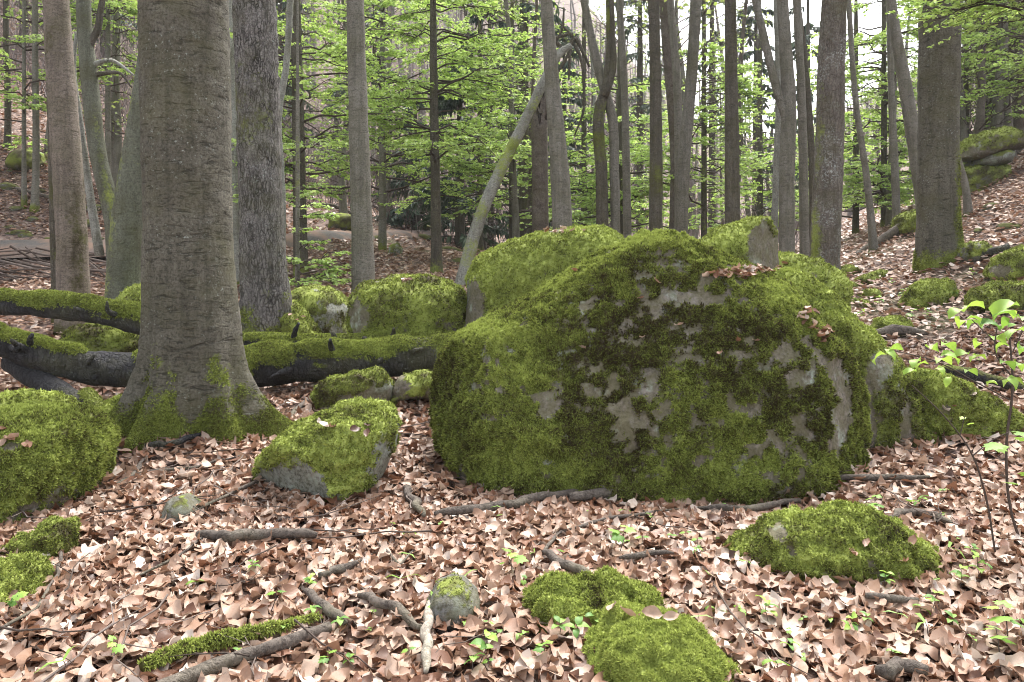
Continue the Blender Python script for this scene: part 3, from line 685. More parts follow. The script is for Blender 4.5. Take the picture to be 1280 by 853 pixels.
# ------------------------------------------------------------------ fallen logs and sticks
def log(name, label, cat, pts, mat, moss=0.0, tint=0.5, nseg=24, seed=1, tuft=0.016, dens=0, low=0.14, fine=0.012, rest=False, group=None, step=0.05, drape=0.0, bare=()):
    """pts: (px, row, Y, half thickness in px); rest=True lays it on the ground."""
    P, R = [], []
    for (px, row, Y, hw) in pts:
        if Y is None: Y = gy(px, row)
        p = PX(px, row, Y); r = hw / F * Y
        if rest: p[2] = g1(p[0], p[1]) + r * 0.6 + 0.045
        P.append(p); R.append(r)
    P = np.array(P)
    if name == 'stick':
        q = np.random.default_rng(seed); k_ = 4; tt = np.linspace(0, len(P) - 1, (len(P) - 1) * k_ + 1)
        R = np.interp(tt, range(len(P)), R); P = np.stack([np.interp(tt, range(len(P)), P[:, c]) for c in range(3)], 1)
        P[1:-1] += q.normal(0, 1, (len(tt) - 2, 3)) * (R[1:-1] * .42)[:, None] * [1, 1, .5]; R = R * q.uniform(.82, 1.15, len(R)); R[0] *= .7; R[-1] *= .6
    C = P.mean(0); L = np.linalg.norm(np.diff(P, axis=0), axis=1).sum()
    V, Fq, Ft, TH, S = trunk(P - C, R, nseg, max(6, int(L / step)), (), low, fine, seed, True)
    N = vnormals(V, Fq)
    m = np.clip(moss + 1.25 * (N[:, 2] - 0.32) * (moss > 0) + 0.8 * fbm(V + C, 3.5, seed + 4, 3) + 0.55 * fbm(V + C, 11, seed + 14, 3), 0, 1) if moss > 0 else np.zeros(len(V))
    for (b0, b1, k_) in bare:
        ppx = 640 + (V + C)[:, 0] / (V + C)[:, 1] * F; m = np.clip(m - k_ * sstep(b0 - 14, b0 + 14, ppx) * (1 - sstep(b1 - 14, b1 + 14, ppx)), 0, 1)
    ti = np.clip(tint + 0.35 * fbm(V + C, 3, seed + 6, 3), 0.02, 1)
    if moss > 0:
        ms = sstep(0.35, 0.65, m)
        V = V + N * (ms * np.mean(R) * 0.16 * (0.8 + vn(V + C, 9, seed))[:])[:, None] + np.array([0, 0, 1.0]) * (ms * np.maximum(N[:, 2], 0) * drape)[:, None]
    o = ob(name, mesh(name, V, [Fq, Ft], mat, {'moss': m, 'tint': ti}), None, C)
    tag(o, label, cat, group)
    if name == 'fallen_log' and dens and L > 1.5:
        q = np.random.default_rng(seed + 40)
        for k in range(4):
            u = q.uniform(.1, .9) * (len(P) - 1); i0 = int(u); c0 = P[i0] * (1 - u + i0) + P[min(i0 + 1, len(P) - 1)] * (u - i0) - C; rr = np.mean(R)
            d = unit(np.array([q.normal(0, .5), -abs(q.normal(.7, .3)), q.normal(.45, .5)])); ln = rr + q.uniform(.05, .22)
            pp = np.stack([c0 + d * rr * .5, c0 + d * (rr + (ln - rr) * .6) + q.normal(0, .01, 3), c0 + d * ln + q.normal(0, .02, 3)])
            Vs, Fs, Ft2, _, _ = trunk(pp, [.03, .022, .012], 9, 7, (), .25, .004, seed + k, True)
            ob('branch_stub', mesh('branch_stub', Vs, [Fs, Ft2], mat, {'moss': np.zeros(len(Vs)), 'tint': np.zeros(len(Vs))}), o)
    if dens and moss > 0:
        N = vnormals(V, Fq)
        t = tufts(V + C, Fq, N, m, ti, int(L * np.mean(R) * 4 * dens), tuft, seed + 3, droop=0.2)
        mo = ob('moss', mesh('moss', t[0] - C, t[1], M_MOSS, t[2], False), o); mo['kind'] = 'stuff'
    return o

log('fallen_log', 'upper fallen log thickly capped with moss, left of the big beech', 'log', [(-70, 378, 7.3, 12), (0, 381, 7.3, 13), (60, 384, 7.3, 13), (120, 391, 7.3, 14), (175, 402, 7.3, 15), (215, 416, 7.3, 14)], M_BURNT, 0.72, 0.62, 32, 61, 0.02, 9000, drape=0.03, low=.2, fine=.015)
log('fallen_log', 'lower black log with moss on its back running behind the big beech', 'log', [(-60, 411, 6.2, 18), (0, 428, 6.3, 17), (60, 448, 6.4, 18), (120, 460, 6.5, 20), (180, 464, 6.6, 21), (240, 465, 6.7, 22)], M_BURNT, 0.5, 0.6, 36, 62, 0.018, 11000, drape=0.02, low=.2, fine=.02, bare=[(102, 172, .8), (-30, 5, .3)])
log('fallen_log', 'fallen black log with mossy top emerging right of the big beech', 'log', [(280, 462, 6.9, 24), (340, 458, 6.9, 24), (400, 454, 6.9, 22), (460, 450, 6.9, 22), (520, 447, 6.95, 21), (590, 440, 7.0, 18)], M_BURNT, 0.6, 0.5, 36, 63, 0.018, 10000, drape=0.02, low=.2, fine=.02, bare=[(505, 552, .5), (330, 390, .25)])
log('fallen_log', 'thin mossy log lying on the black log behind the roots', 'log', [(285, 428, 7.5, 11), (340, 430, 7.5, 12), (410, 432, 7.5, 12), (480, 428, 7.5, 10), (550, 424, 7.5, 8)], M_BURNT, 0.75, 0.52, 20, 64, 0.018, 8000)
log('fallen_log', 'black rotten limb propped under the lower log', 'log', [(15, 452, 6.5, 14), (60, 482, 6.3, 14), (105, 512, 6.1, 13), (135, 535, 6.0, 10)], M_BURNT, 0.0, 0.4, 20, 65)
log('fallen_log', 'short mossy stub standing beneath the lower log', 'log', [(108, 492, 6.1, 8), (120, 512, 5.9, 11), (130, 532, 5.8, 12)], M_BURNT, 0.6, 0.5, 16, 66, 0.014, 9000)
log('fallen_log', 'weathered grey log with a mossy edge at the bottom', 'log', [(190, 893, None, 10), (270, 858, None, 10), (340, 834, None, 8), (412, 804, None, 6)], M_STICK, 0.0, 0.5, 22, 67, rest=True, fine=0.006, step=0.02)
log('moss_strip', 'bright moss strip along the grey log at the bottom', 'moss', [(178, 858, None, 5), (235, 838, None, 9), (290, 823, None, 9), (345, 808, None, 6), (400, 792, None, 3)], M_MOSS, 1.0, 0.72, 18, 68, 0.014, 40000, rest=True, low=.5, step=0.02)
log('fallen_log', 'dead trunk with spiky twigs slanting up the right slope', 'log', [(1062, 326, 15.5, 5), (1095, 305, 15.5, 6), (1125, 285, 15.5, 6), (1165, 258, 15.5, 5)], M_STICK, 0.0, 0.4, 12, 69)
log('plank', 'dark flat piece of wood beside the small mossy stone', 'plank', [(1092, 425, None, 4), (1120, 422, None, 7), (1150, 423, None, 4), (1160, 424, None, 2)], M_STICK, 0.0, 0.4, 12, 70, rest=True)
log('fallen_log', 'dark log lying across the leaves behind the long mossy rock', 'log', [(1180, 470, None, 5), (1215, 482, None, 9), (1260, 492, None, 7), (1300, 500, None, 5)], M_BURNT, 0.3, 0.4, 14, 71, rest=True)
log('fallen_log', 'mossy dark log on the right slope behind the grey stone', 'log', [(1210, 327, None, 3), (1235, 324, None, 5), (1262, 318, None, 6)], M_BURNT, 0.0, 0.4, 12, 72, rest=True)
for i, (lab, pts) in enumerate([
    ('thin fallen trunk on the slope left of the smooth grey tree', [(383, 231, None, 2.2), (430, 246, None, 2.5), (470, 262, None, 2.2), (520, 282, None, 2)]),
    ('fallen trunk crossing the far slope above the road', [(455, 215, None, 2), (500, 240, None, 2.2), (560, 262, None, 2)]),
    ('short broken log on the slope below the leaning tree', [(560, 282, None, 2), (590, 268, None, 2.4), (618, 262, None, 2)]),
    ('dark fallen limb near the hollow above the road', [(385, 258, None, 2), (420, 262, None, 2.4), (445, 272, None, 2)]),
    ('dead stem lying over the upper left slope', [(20, 240, None, 2.2), (60, 252, None, 2.4), (110, 262, None, 2)])]):
    log('fallen_log', lab, 'log', pts, M_STICK, 0.0, 0.4, 8, 73 + i, rest=True, step=0.2)

STICKS = [
    ('long crooked branch lying under the huge boulder', [(543, 657, 6), (600, 652, 7), (660, 640, 7), (720, 630, 6), (775, 625, 4)], M_STICK),
    ('pale weathered branch end overlapping the long crooked branch', [(712, 636, 7), (770, 630, 8), (830, 616, 8), (852, 610, 4)], M_STICK),
    ('short dark stub pointing at the pale-faced stone', [(506, 624, 6), (516, 642, 7), (530, 660, 5)], M_STICK),
    ('broken stick ending on the dark olive moss mound', [(680, 706, 6), (710, 722, 7), (742, 744, 8)], M_STICK),
    ('short dark stick behind the olive moss mound', [(774, 713, 4), (806, 709, 5), (842, 706, 3)], M_STICK),
    ('slender curved twig arching above the broken stick', [(680, 704, 2.2), (700, 680, 2.5), (752, 664, 2.6), (850, 648, 2.2)], M_STICK),
    ('thick dark stick lying alone on leaves below the big beech', [(246, 684, 5), (290, 688, 8), (340, 684, 8), (396, 686, 6)], M_STICK),
    ('stubby dark stick near the lone grey stone', [(398, 738, 5), (420, 730, 6), (452, 716, 4)], M_STICK),
    ('brown stick meeting the pale stick at the bottom', [(448, 764, 5), (490, 780, 7), (530, 808, 7)], M_STICK),
    ('greyish stick half buried left of the brown stick', [(382, 756, 5), (408, 780, 7), (432, 802, 6)], M_STICK),
    ('pale bleached stick pointing toward the camera', [(537, 776, 6), (534, 815, 7), (532, 862, 7)], M_DEADW),
    ('long straight grey stick in front of the slab', [(908, 636, 3), (960, 622, 4), (1030, 610, 5), (1100, 610, 4.5), (1162, 608, 3.5)], M_STICK),
    ('dark root-like stick beside the long grey stick', [(872, 648, 4), (930, 650, 6), (1000, 640, 4)], M_STICK),
    ('curved brown stick behind the long low mossy stone', [(1112, 662, 4), (1140, 655, 6), (1172, 660, 5), (1190, 668, 3)], M_STICK),
    ('dark broken stick below the long low mossy stone', [(1082, 764, 4), (1110, 766, 5), (1148, 768, 5)], M_STICK),
    ('dark chunk of wood at the bottom right', [(1095, 862, 10), (1130, 852, 12), (1160, 862, 9)], M_STICK),
    ('black stick at the foot of the big beech', [(182, 570, 4), (215, 566, 5), (252, 552, 3)], M_BURNT),
    ('crooked twig running from the beech roots over leaves', [(140, 620, 2.5), (165, 606, 3.5), (180, 585, 3)], M_STICK),
    ('thin twig above the flat grey stone', [(168, 604, 2), (240, 596, 2.4), (300, 580, 2)], M_STICK),
    ('long bowed twig at the lower left', [(0, 808, 3), (45, 780, 3), (72, 735, 2.5), (78, 700, 1.5)], M_STICK),
    ('straight twig beside the thick dark stick', [(172, 736, 2), (220, 712, 2.4), (262, 680, 2)], M_STICK),
    ('forked twig near the pale-faced stone', [(228, 660, 2), (290, 630, 2.2), (330, 610, 2)], M_STICK),
    ('curved root lying from the beech toward the boulder', [(352, 540, 3), (372, 520, 4), (395, 498, 3)], M_STICK),
    ('dead twig beside the smooth left cheek of the huge boulder', [(470, 690, 2), (500, 720, 2), (520, 700, 1.6)], M_STICK),
]
for i, (lab, pts, mt) in enumerate(STICKS):
    log('stick', lab, 'stick', [(a, b, None, c * .85) for a, b, c in pts], mt, 0.0, 0.4, 12, 100 + i, low=0.13, fine=0.005, rest=True, step=0.03)
# loose twigs, copies of four shapes
def loose_twigs():
    protos = []
    for k in range(4):
        r = np.random.default_rng(300 + k)
        t = np.linspace(0, 1, 7); P = np.stack([t - .5, 0.10 * np.cumsum(r.normal(size=7)) * .6, 0.02 + 0.02 * r.random(7)], 1)
        V, Fq = tubes(P[None], (0.008 * (1 - 0.6 * t))[None], 5)
        q = P[[2, 3]] + 0; e = np.stack([P[3], P[3] + [0.14, 0.1 * (-1) ** k, .03], P[3] + [0.25, 0.2 * (-1) ** k, .05]])
        V2, F2 = tubes(e[None], np.array([[.005, .004, .002]]), 4)
        protos.append(mesh('twig', np.concatenate([V, V2]), [Fq, F2 + len(V)], M_TWIG, {'rnd': np.full(len(V) + len(V2), 0.2 + 0.25 * k)}))
    r = np.random.default_rng(5)
    for i in range(150):
        Y = r.uniform(2.5, 8.5); x = r.uniform(-.64, .64) * Y
        o = ob('twig', protos[i % 4], None, (x, Y, g1(x, Y) + 0.055))
        s = r.uniform(0.2, 0.62); o.scale = (s, s, s * r.uniform(.8, 1.3)); o.rotation_euler = (r.normal(0, .08), r.normal(0, .12), r.uniform(0, 6.3))
        tag(o, ['thin grey dry twig ', 'long crooked dry twig ', 'forked brown twig ', 'pale bent twig '][i % 4] + by_spot(640 + x / Y * F, HOR + (CH - g1(x, Y)) / Y * F), 'twig', 'loose twigs on the leaf litter')
loose_twigs()
# brush pile beyond the logs
def brush_pile():
    Y = gy(60, 352); c = PX(60, 350, Y); c[2] = g1(c[0], c[1])
    bp = empty('brush_pile', c, 'tangled heap of dead grey sticks beyond the mossy logs', 'brush pile')
    r = np.random.default_rng(8)
    for i in range(46):
        x0, x1 = r.uniform(-1.5, 1.5), 0; L = r.uniform(.7, 1.6); a = r.normal(-0.35, .35)
        p0 = np.array([r.uniform(-1.4, 1.2), r.uniform(-.5, .5), r.uniform(0.05, .5)]); d = np.array([cos(a), r.normal(0, .3), sin(a) * .6])
        P = np.stack([p0 - d * L / 2, p0 + [0, 0, r.normal(0, .05)], p0 + d * L / 2]); P[:, 2] = np.maximum(P[:, 2], 0.02)
        V, Fq = tubes(P[None], r.uniform(.012, .028) * np.array([[1, .9, .5]]), 6)
        ob('stick', mesh('stick', V, Fq, M_TWIG, {'rnd': np.full(len(V), r.uniform(.3, 1))}), bp)
brush_pile()

# ------------------------------------------------------------------ trees
def limb_set(base, n, L, seed, up=0.5, r0=0.05, k=5):
    r = np.random.default_rng(seed)
    az = r.uniform(0, 2 * pi, n); P = np.zeros((n, k, 3)); R = np.zeros((n, k))
    p = np.array(base)[r.integers(0, len(base), n)].astype(float); d = np.stack([np.cos(az), np.sin(az), r.uniform(up * .5, up * 1.5, n)], 1); d = unit(d)
    ln = L * r.uniform(.5, 1, n) / (k - 1)
    for j in range(k):
        P[:, j] = p; R[:, j] = r0 * (1 - j / k) ** 1.1 * r.uniform(.7, 1, n) if j == 0 else R[:, 0] * (1 - j / k)
        d = unit(d + r.normal(0, .22, (n, 3))); p = p + d * ln[:, None]
    return P, R

def tree(name, label, pts, Y, mat, roots=None, nseg=32, step=0.08, mossb=0.25, mossside=None, tint=0.5, seed=1, ht=13.0, rootn=5, rootamp=0.35, cat='tree', group=None, low=0.05, fine=0.006,
         mosspatch=0.0, tuft=0, dens=0, snag=False, crown=True, mossgap=()):
    """pts from the foot up: (px, row, half width px). The stem goes on above the picture to its crown."""
    P, R = [], []
    for j, (px, row, hw) in enumerate(pts):
        p = PX(px, row, Y); P.append(p); R.append(hw / F * Y)
    P = np.array(P); R = np.array(R)
    zb = g1(P[0, 0], Y); P[0, 2] = zb - 0.18
    if not snag:
        d = unit(P[-1] - P[-2]); d = unit(d + np.array([0, 0, 1.0]))
        top = P[-1].copy(); n_ = 3; H = max(1.5, zb + ht - top[2])
        for j in range(1, n_ + 1):
            P = np.vstack([P, top + d * H * j / n_]); R = np.append(R, R[len(pts) - 1] * (1 - 0.8 * j / n_))
    C = np.array([P[0, 0], Y, zb])
    L = np.linalg.norm(np.diff(P, axis=0), axis=1).sum()
    zvis = CH + HOR / F * Y + 0.3 - zb
    s = np.concatenate([np.arange(0, min(zvis, L - .02), step), np.linspace(min(zvis, L - .02), L, 8 if not snag else 3)])
    rr = np.random.default_rng(seed)
    r0 = R[0]
    if roots is None:
        roots = [(2 * pi * k / rootn + rr.uniform(-.4, .4), r0 * rootamp * rr.uniform(.6, 1.3), rr.uniform(.3, .5), rr.uniform(.18, .4) * max(1, r0 / .2)) for k in range(rootn)]
    V, Fq, Ft, TH, S = trunk(P - C, R, nseg, s, roots, low, fine, seed, True)
    if name == 'snag':
        V[:, 2] += (S > S.max() - .05) * (.22 * rr.normal(size=len(V)) + .1)
    hgt = V[:, 2]
    n = fbm(V + C, 1.8, seed + 2, 4, .6)
    m = np.zeros(len(V))
    if mossb > 0: m = np.maximum(m, 1.1 * np.exp(-np.maximum(hgt, 0) / mossb) + 0.5 * n + 0.35 * fbm(V + C, 9, seed + 12, 3))
    if mossside is not None:
        dth = (TH - mossside[0] + pi) % (2 * pi) - pi
        m = np.maximum(m, mossside[1] * np.exp(-(dth / mossside[2]) ** 2) * np.exp(-np.maximum(hgt, 0) / mossside[3]) + 0.5 * n)
    if mosspatch: m = np.maximum(m, mosspatch + 0.9 * n)
    for (a_, w_, k_) in mossgap:
        m = m - k_ * np.exp(-(((TH - a_ + pi) % (2 * pi) - pi) / w_) ** 2)
    m = np.clip(m, 0, 1)
    ti = np.clip(tint + 0.4 * fbm(V + C, 4, seed + 5, 3), 0.02, 1)
    t = empty(name, C, label, cat, group)
    ob('trunk', mesh('trunk', V, [Fq, Ft], mat, {'moss': m, 'tint': ti}), t)
    if dens:
        N = vnormals(V, Fq)
        q = tufts(V + C, Fq, N, m * (hgt < 1.6), ti, dens, tuft, seed + 3, droop=.3)
        mo = ob('moss', mesh('moss', q[0] - C, q[1], M_MOSS, q[2], False), t); mo['kind'] = 'stuff'
    if crown and not snag:
        pa = P[-3:] - C
        PP, RR_ = limb_set(pa, 9, ht * .35, seed + 9, 0.8, max(R[len(pts) - 1] * .5, .02))
        V2, F2 = tubes(PP, RR_, 4)
        ob('crown', mesh('crown', V2, F2, M_TWIG, {'rnd': np.full(len(V2), .5)}), t)['kind'] = 'stuff'
    return t, P - C, C

def foliage(t, P, C, zlo, zhi, n, reach, leaf, seed, mat=None, az=None, dens=1.0, nb=1, droop=0.12, rndb=0.5, gap=0.3):
    """Layered sprays of a young beech: boughs with side twigs that carry flat leaves."""
    r = np.random.default_rng(seed)
    zs = r.uniform(zlo, zhi, n); zs.sort()
    o = np.stack([np.interp(zs, P[:, 2], P[:, k]) for k in range(3)], 1); o[:, 2] = zs
    a = r.uniform(0, 2 * pi, n) if az is None else az[0] + r.normal(0, az[1], n)
    L = reach * r.uniform(.5, 1.1, n) * (1 - 0.35 * (zs - zlo) / max(zhi - zlo, .1))
    d = np.stack([np.cos(a), np.sin(a), r.uniform(-.05, .45, n)], 1)
    k = 7; tt = np.linspace(0, 1, k)
    B_ = o[:, None] + d[:, None] * (L[:, None] * tt)[..., None]
    B_[:, :, 2] -= (droop * L[:, None] * tt ** 2 * 1.6)
    B_[:, 1:-1] += r.normal(0, .03, (n, k - 2, 3)) * L[:, None, None]
    Rb = (0.006 + 0.008 * L)[:, None] * (1 - 0.8 * tt)
    V1, F1 = tubes(B_, Rb, 4)
    # side twigs
    nt = max(6, int(11 * dens)); u = r.uniform(.22, 1.0, (n, nt)); side = np.where(r.random((n, nt)) < .5, 1, -1)
    bi = np.repeat(np.arange(n), nt); uu = u.ravel(); ki = np.minimum((uu * (k - 1)).astype(int), k - 2); f = uu * (k - 1) - ki
    p0 = B_[bi, ki] * (1 - f)[:, None] + B_[bi, ki + 1] * f[:, None]
    ta = a[bi] + side.ravel() * r.uniform(.5, 1.1, len(bi)); tl = L[bi] * (0.42 * (1.05 - uu) + .14) * r.uniform(.6, 1.2, len(bi))
    td = np.stack([np.cos(ta), np.sin(ta), r.normal(-.06, .12, len(bi))], 1)
    T3 = np.stack([p0, p0 + td * tl[:, None] * .5 + [0, 0, .01], p0 + td * tl[:, None] + [0, 0, -.02]], 1)
    V2, F2 = tubes(T3, np.tile([[.006, .004, .002]], (len(T3), 1)), 3)
    ob('branch', mesh('branch', np.concatenate([V1, V2]), np.concatenate([F1, F2 + len(V1)]), M_TWIG, {'rnd': np.full(len(V1) + len(V2), .3)}), t)['kind'] = 'stuff'
    # leaves
    nl = np.maximum(3, (tl / leaf * 2.0 * dens)).astype(int)
    li = np.repeat(np.arange(len(tl)), nl); v = r.uniform(.1, 1.05, len(li))
    lp = p0[li] + td[li] * (tl[li] * v)[:, None]
    sd_ = np.where(r.random(len(li)) < .5, 1, -1); la = ta[li] + sd_ * r.uniform(.5, 1.2, len(li))
    sc = leaf * r.uniform(.65, 1.25, len(li))
    lp = lp + np.stack([np.cos(la), np.sin(la), np.zeros(len(li))], 1) * (sc * .5)[:, None]
    tpl = (np.array([[-.5, 0, 0], [0, -.32, .06], [.5, 0, -.08], [0, .32, .06]]), np.array([[0, 1, 2, 3]]))
    Vl, Fl, rn = scatter(tpl, lp, la, r.normal(0, .45, len(li)), r.normal(.12, .38, len(li)), sc, np.clip(rndb + r.normal(0, .25, len(li)), 0, 1))
    lo = ob('foliage', mesh('foliage', Vl, Fl, mat or M_SPRING, {'rnd': rn}, False), t); lo['kind'] = 'stuff'
    return len(li)

# the foreground trees, measured one by one
tree('beech_tree', 'big brown beech trunk with mossy spreading roots in front of the logs', [(238, 560, 56), (240, 420, 57), (236, 300, 53), (233, 150, 53), (231, 0, 53)], 5.6, M_BEECH,
     roots=[(-0.12, .52, .30, .25), (2.95, .34, .30, .22), (3.75, .34, .26, .26), (4.40, .27, .22, .26), (5.60, .24, .20, .34), (1.5, .3, .5, .3)], nseg=150, step=.026, mossb=.36, tint=.5, seed=201, ht=15, fine=.009, tuft=.014, dens=26000, mossgap=[(5.05, .30, .6)])
tree('rough_barked_tree', 'grey fissured trunk standing right behind the big beech', [(335, 415, 32), (328, 300, 27), (323, 150, 26), (319, 0, 26)], 8.5, M_ROUGH, nseg=64, step=.05, mossb=.30, tint=.45, seed=202, mosspatch=.08, tuft=.02, dens=2500, fine=.02)
tree('beech_tree', 'tan trunk with dark moss streaks behind the upper log', [(94, 420, 18), (90, 300, 18), (80, 150, 17), (70, 0, 15)], 9.5, M_TAN, nseg=44, step=.06, mossb=.12, mossside=(5.6, .5, .8, 6.0), tint=.12, seed=203, mosspatch=.10)
tree('mossy_stem', 'thin mossy stem pressed against the tan trunk', [(74, 420, 7), (70, 300, 7), (66, 160, 6), (62, 40, 5)], 9.9, M_DKB, nseg=20, mossb=.4, tint=.3, seed=204, mosspatch=.3)
tree('leaning_tree', 'greenish trunk leaning right, partly hidden by the big beech', [(153, 385, 20), (160, 280, 20), (172, 180, 16), (186, 60, 11), (192, -40, 9)], 8.8, M_GREEN, nseg=44, step=.06, mossb=.2, mossside=(3.75, .62, .8, 4.0), tint=.7, seed=205, mosspatch=.02)
tw = tree('twisted_tree', 'crooked forked tree with pale lichen between tan trunk and leaning trunk', [(146, 350, 11), (140, 270, 10), (122, 190, 10), (112, 100, 10), (106, 40, 9), (104, -20, 8)], 12.0, M_GREEN, nseg=24, mossb=.2, mossside=(5.4, .75, .8, 5), tint=.6, seed=206, mosspatch=.12)
def side_branch(tr, pts, Y, mat=None, sides=7, name='branch', moss=0.0):
    t, P, C = tr
    Pp = np.array([PX(a, b, Y) for a, b, _ in pts]) - C; R = np.array([c / F * Y for _, _, c in pts])
    V, Fq, Ft, TH, S = trunk(Pp, R, sides, max(8, 4 * len(pts)), (), .1, 0, 5, True)
    ob(name, mesh(name, V, [Fq, Ft], mat or M_DKB, {'moss': np.full(len(V), moss), 'tint': np.full(len(V), .6)}), t)
side_branch(tw, [(112, 78, 6), (113, 55, 5), (122, 38, 4.5), (126, 12, 4), (133, -20, 3)], 12.0)
side_branch(tw, [(112, 85, 5), (125, 78, 3), (140, 76, 2.5), (155, 85, 2), (168, 95, 1)], 12.0, M_PALEB)
side_branch(tw, [(112, 95, 4), (130, 92, 3), (150, 92, 2), (165, 110, 1)], 12.0)
side_branch(tw, [(125, 320, 6), (112, 240, 5), (100, 150, 4), (92, 80, 3), (96, 40, 2)], 12.1, M_PALEB)
tree('slim_tree', 'pale slim stem showing between the two biggest trunks', [(296, 330, 6), (292, 180, 5), (289, 0, 5)], 14, M_PALEB, nseg=16, mossb=.1, seed=207)
tree('slim_tree', 'wavy pale stem right beside the fissured trunk', [(352, 330, 5), (352, 220, 4), (348, 150, 4), (358, 80, 4), (363, 0, 4)], 12.5, M_PALEB, nseg=16, mossb=.1, seed=208, low=.2)
tree('beech_tree', 'smooth grey trunk standing straight behind the domed boulder', [(456, 370, 15), (453, 300, 13.5), (448, 150, 12), (444, 0, 11)], 11.0, M_GREY, nseg=36, step=.07, mossb=.08, seed=209)
lt = tree('leaning_tree', 'pale broken tree leaning hard right with yellow moss patches', [(574, 365, 8), (586, 318, 8), (604, 262, 7.6), (628, 208, 7.2), (656, 152, 6.6), (682, 98, 6), (698, 68, 5.5), (714, 57, 3.5)], 13.5, M_PALEB, nseg=24, step=.06, mossb=.0, tint=.85, seed=210, mosspatch=.36, snag=True)
for q in ([(712, 58, 3), (718, 48, 3), (728, 64, 2.2), (737, 84, 1.6)], [(714, 62, 2.4), (705, 78, 1.8), (697, 92, 1)], [(712, 62, 2), (712, 80, 1.6), (711, 100, 1)], [(718, 55, 2.4), (725, 70, 2), (730, 110, 1.8), (729, 140, 1.6), (718, 170, .9)],
          [(700, 58, 3), (694, 50, 2.4), (706, 44, 2), (716, 42, 1.2)], [(694, 54, 2), (702, 38, 1.6), (705, 10, 1.2)], [(716, 46, 2), (705, 34, 1.4), (698, 28, 1)]):
    side_branch(lt, q, 13.5, sides=6)
tree('snag', 'broken spruce snag with a torn red top behind the dark smooth tree', [(676, 330, 11), (675, 230, 10), (674, 136, 10)], 15.5, M_STICK, nseg=20, mossb=.05, seed=211, snag=True, low=.1)
tree('beech_tree', 'dark smooth trunk leaning left in front of the broken snag', [(706, 330, 13), (700, 220, 12), (690, 100, 9), (683, 0, 7.5)], 13.0, M_GREY, nseg=30, mossb=.05, seed=212)
fk = tree('forked_tree', 'mossy twin-stemmed tree with crossing limbs right of the dark smooth trunk', [(754, 330, 8), (752, 220, 7.5), (750, 135, 7), (757, 110, 6), (763, 60, 5.5), (762, 0, 5)], 14.5, M_DKB, nseg=22, mossb=.3, seed=213, mosspatch=.25, tint=.45)
side_branch(fk, [(770, 330, 6), (768, 220, 6), (764, 140, 6), (752, 100, 6), (740, 50, 5), (728, -10, 4.5)], 14.6, M_GREY, 12, 'trunk')
side_branch(fk, [(756, 120, 5), (766, 90, 4), (766, 40, 3), (764, -10, 3)], 14.4, M_DKB, 10)
tree('slim_tree', 'slender dark stem bending beside the mossy twin-stemmed tree', [(785, 330, 5.5), (783, 220, 5), (780, 100, 4.5), (774, 0, 4.5)], 15.5, M_GREY, nseg=14, mossb=.05, seed=214)
tree('beech_tree', 'straight brown trunk with mossy bark above the huge boulder', [(819, 330, 9), (820, 200, 8), (819, 80, 7), (817, 0, 7)], 14.0, M_DKB, nseg=24, mossb=.2, seed=215, mosspatch=.28, tint=.25)
tree('slim_tree', 'dark slender trunk just right of the straight brown trunk', [(848, 330, 6), (849, 200, 6), (846, 100, 5), (838, 0, 4.5)], 16.5, M_GREY, nseg=14, mossb=.05, seed=216)
tree('beech_tree', 'grey trunk slanting slightly right between two brown trunks', [(850, 330, 8), (855, 200, 8), (864, 100, 7), (870, 0, 7)], 14.8, M_GREY, nseg=24, mossb=.05, seed=217)
tree('beech_tree', 'straight brown trunk above the angular grey-sided block', [(916, 330, 10), (915, 200, 9), (914, 80, 7.5), (913, 0, 7)], 13.5, M_DKB, nseg=26, mossb=.1, seed=218, mosspatch=.15, tint=.2)
tree('slim_tree', 'bare pale stem hugging the forked dark trunk', [(966, 330, 4), (970, 220, 4), (973, 130, 3.5), (970, 0, 3)], 14.4, M_PALEB, nseg=14, mossb=.05, seed=219)
f2 = tree('forked_tree', 'dark forked trunk with one limb slanting left', [(984, 330, 9.5), (984, 200, 9.5), (986, 130, 9), (982, 60, 7.5), (978, 0, 7)], 13.8, M_GREY, nseg=26, mossb=.05, seed=220)
side_branch(f2, [(984, 150, 6), (972, 115, 5.5), (958, 60, 5), (942, -10, 4.5)], 13.8, M_GREY, 12)
tree('slim_tree', 'greenish slim trunk between forked dark trunk and patchy trunk', [(1006, 335, 6), (1004, 200, 5.5), (1001, 100, 5), (996, 0, 5)], 14.5, M_GREY, nseg=16, mossb=.1, seed=221)
tree('slim_tree', 'thin stem leaning left behind the patchy trunk', [(1016, 330, 4.5), (1014, 180, 4.2), (1006, 80, 4), (997, 0, 3.5)], 15.5, M_DKB, nseg=14, mossb=.05, seed=222)
tree('patchy_tree', 'scaly pinkish-grey trunk with a mossy left edge', [(1028, 345, 20), (1032, 300, 18), (1037, 180, 17), (1040, 60, 16), (1043, 0, 15)], 10.0, bark_mat('scaly_bark', (.05, .043, .036), (.145, .118, .098), (.21, .185, .165), 4, .25, .55, .58, (.36, .38, .36)), nseg=44, step=.05, mossb=.15, mossside=(3.5, 1.15, .6, 2.2), tint=.6, seed=223, fine=.012)
tree('beech_tree', 'large smooth beech trunk with a mossy right flank on the slope', [(1175, 355, 27), (1173, 280, 24), (1173, 150, 23.5), (1175, 0, 24)], 11.6, M_BEECH, nseg=70, step=.05, mossb=.22, mossside=(-.75, 1.25, .62, 1.7), tint=.55, seed=224, rootamp=.22, tuft=.022, dens=2500)
tree('leaning_tree', 'grey trunk leaning left just beside the large smooth beech', [(1160, 290, 9), (1146, 200, 8.5), (1132, 110, 8), (1118, 30, 6), (1112, -20, 5)], 15.5, M_GREY, nseg=20, mossb=.05, seed=225)
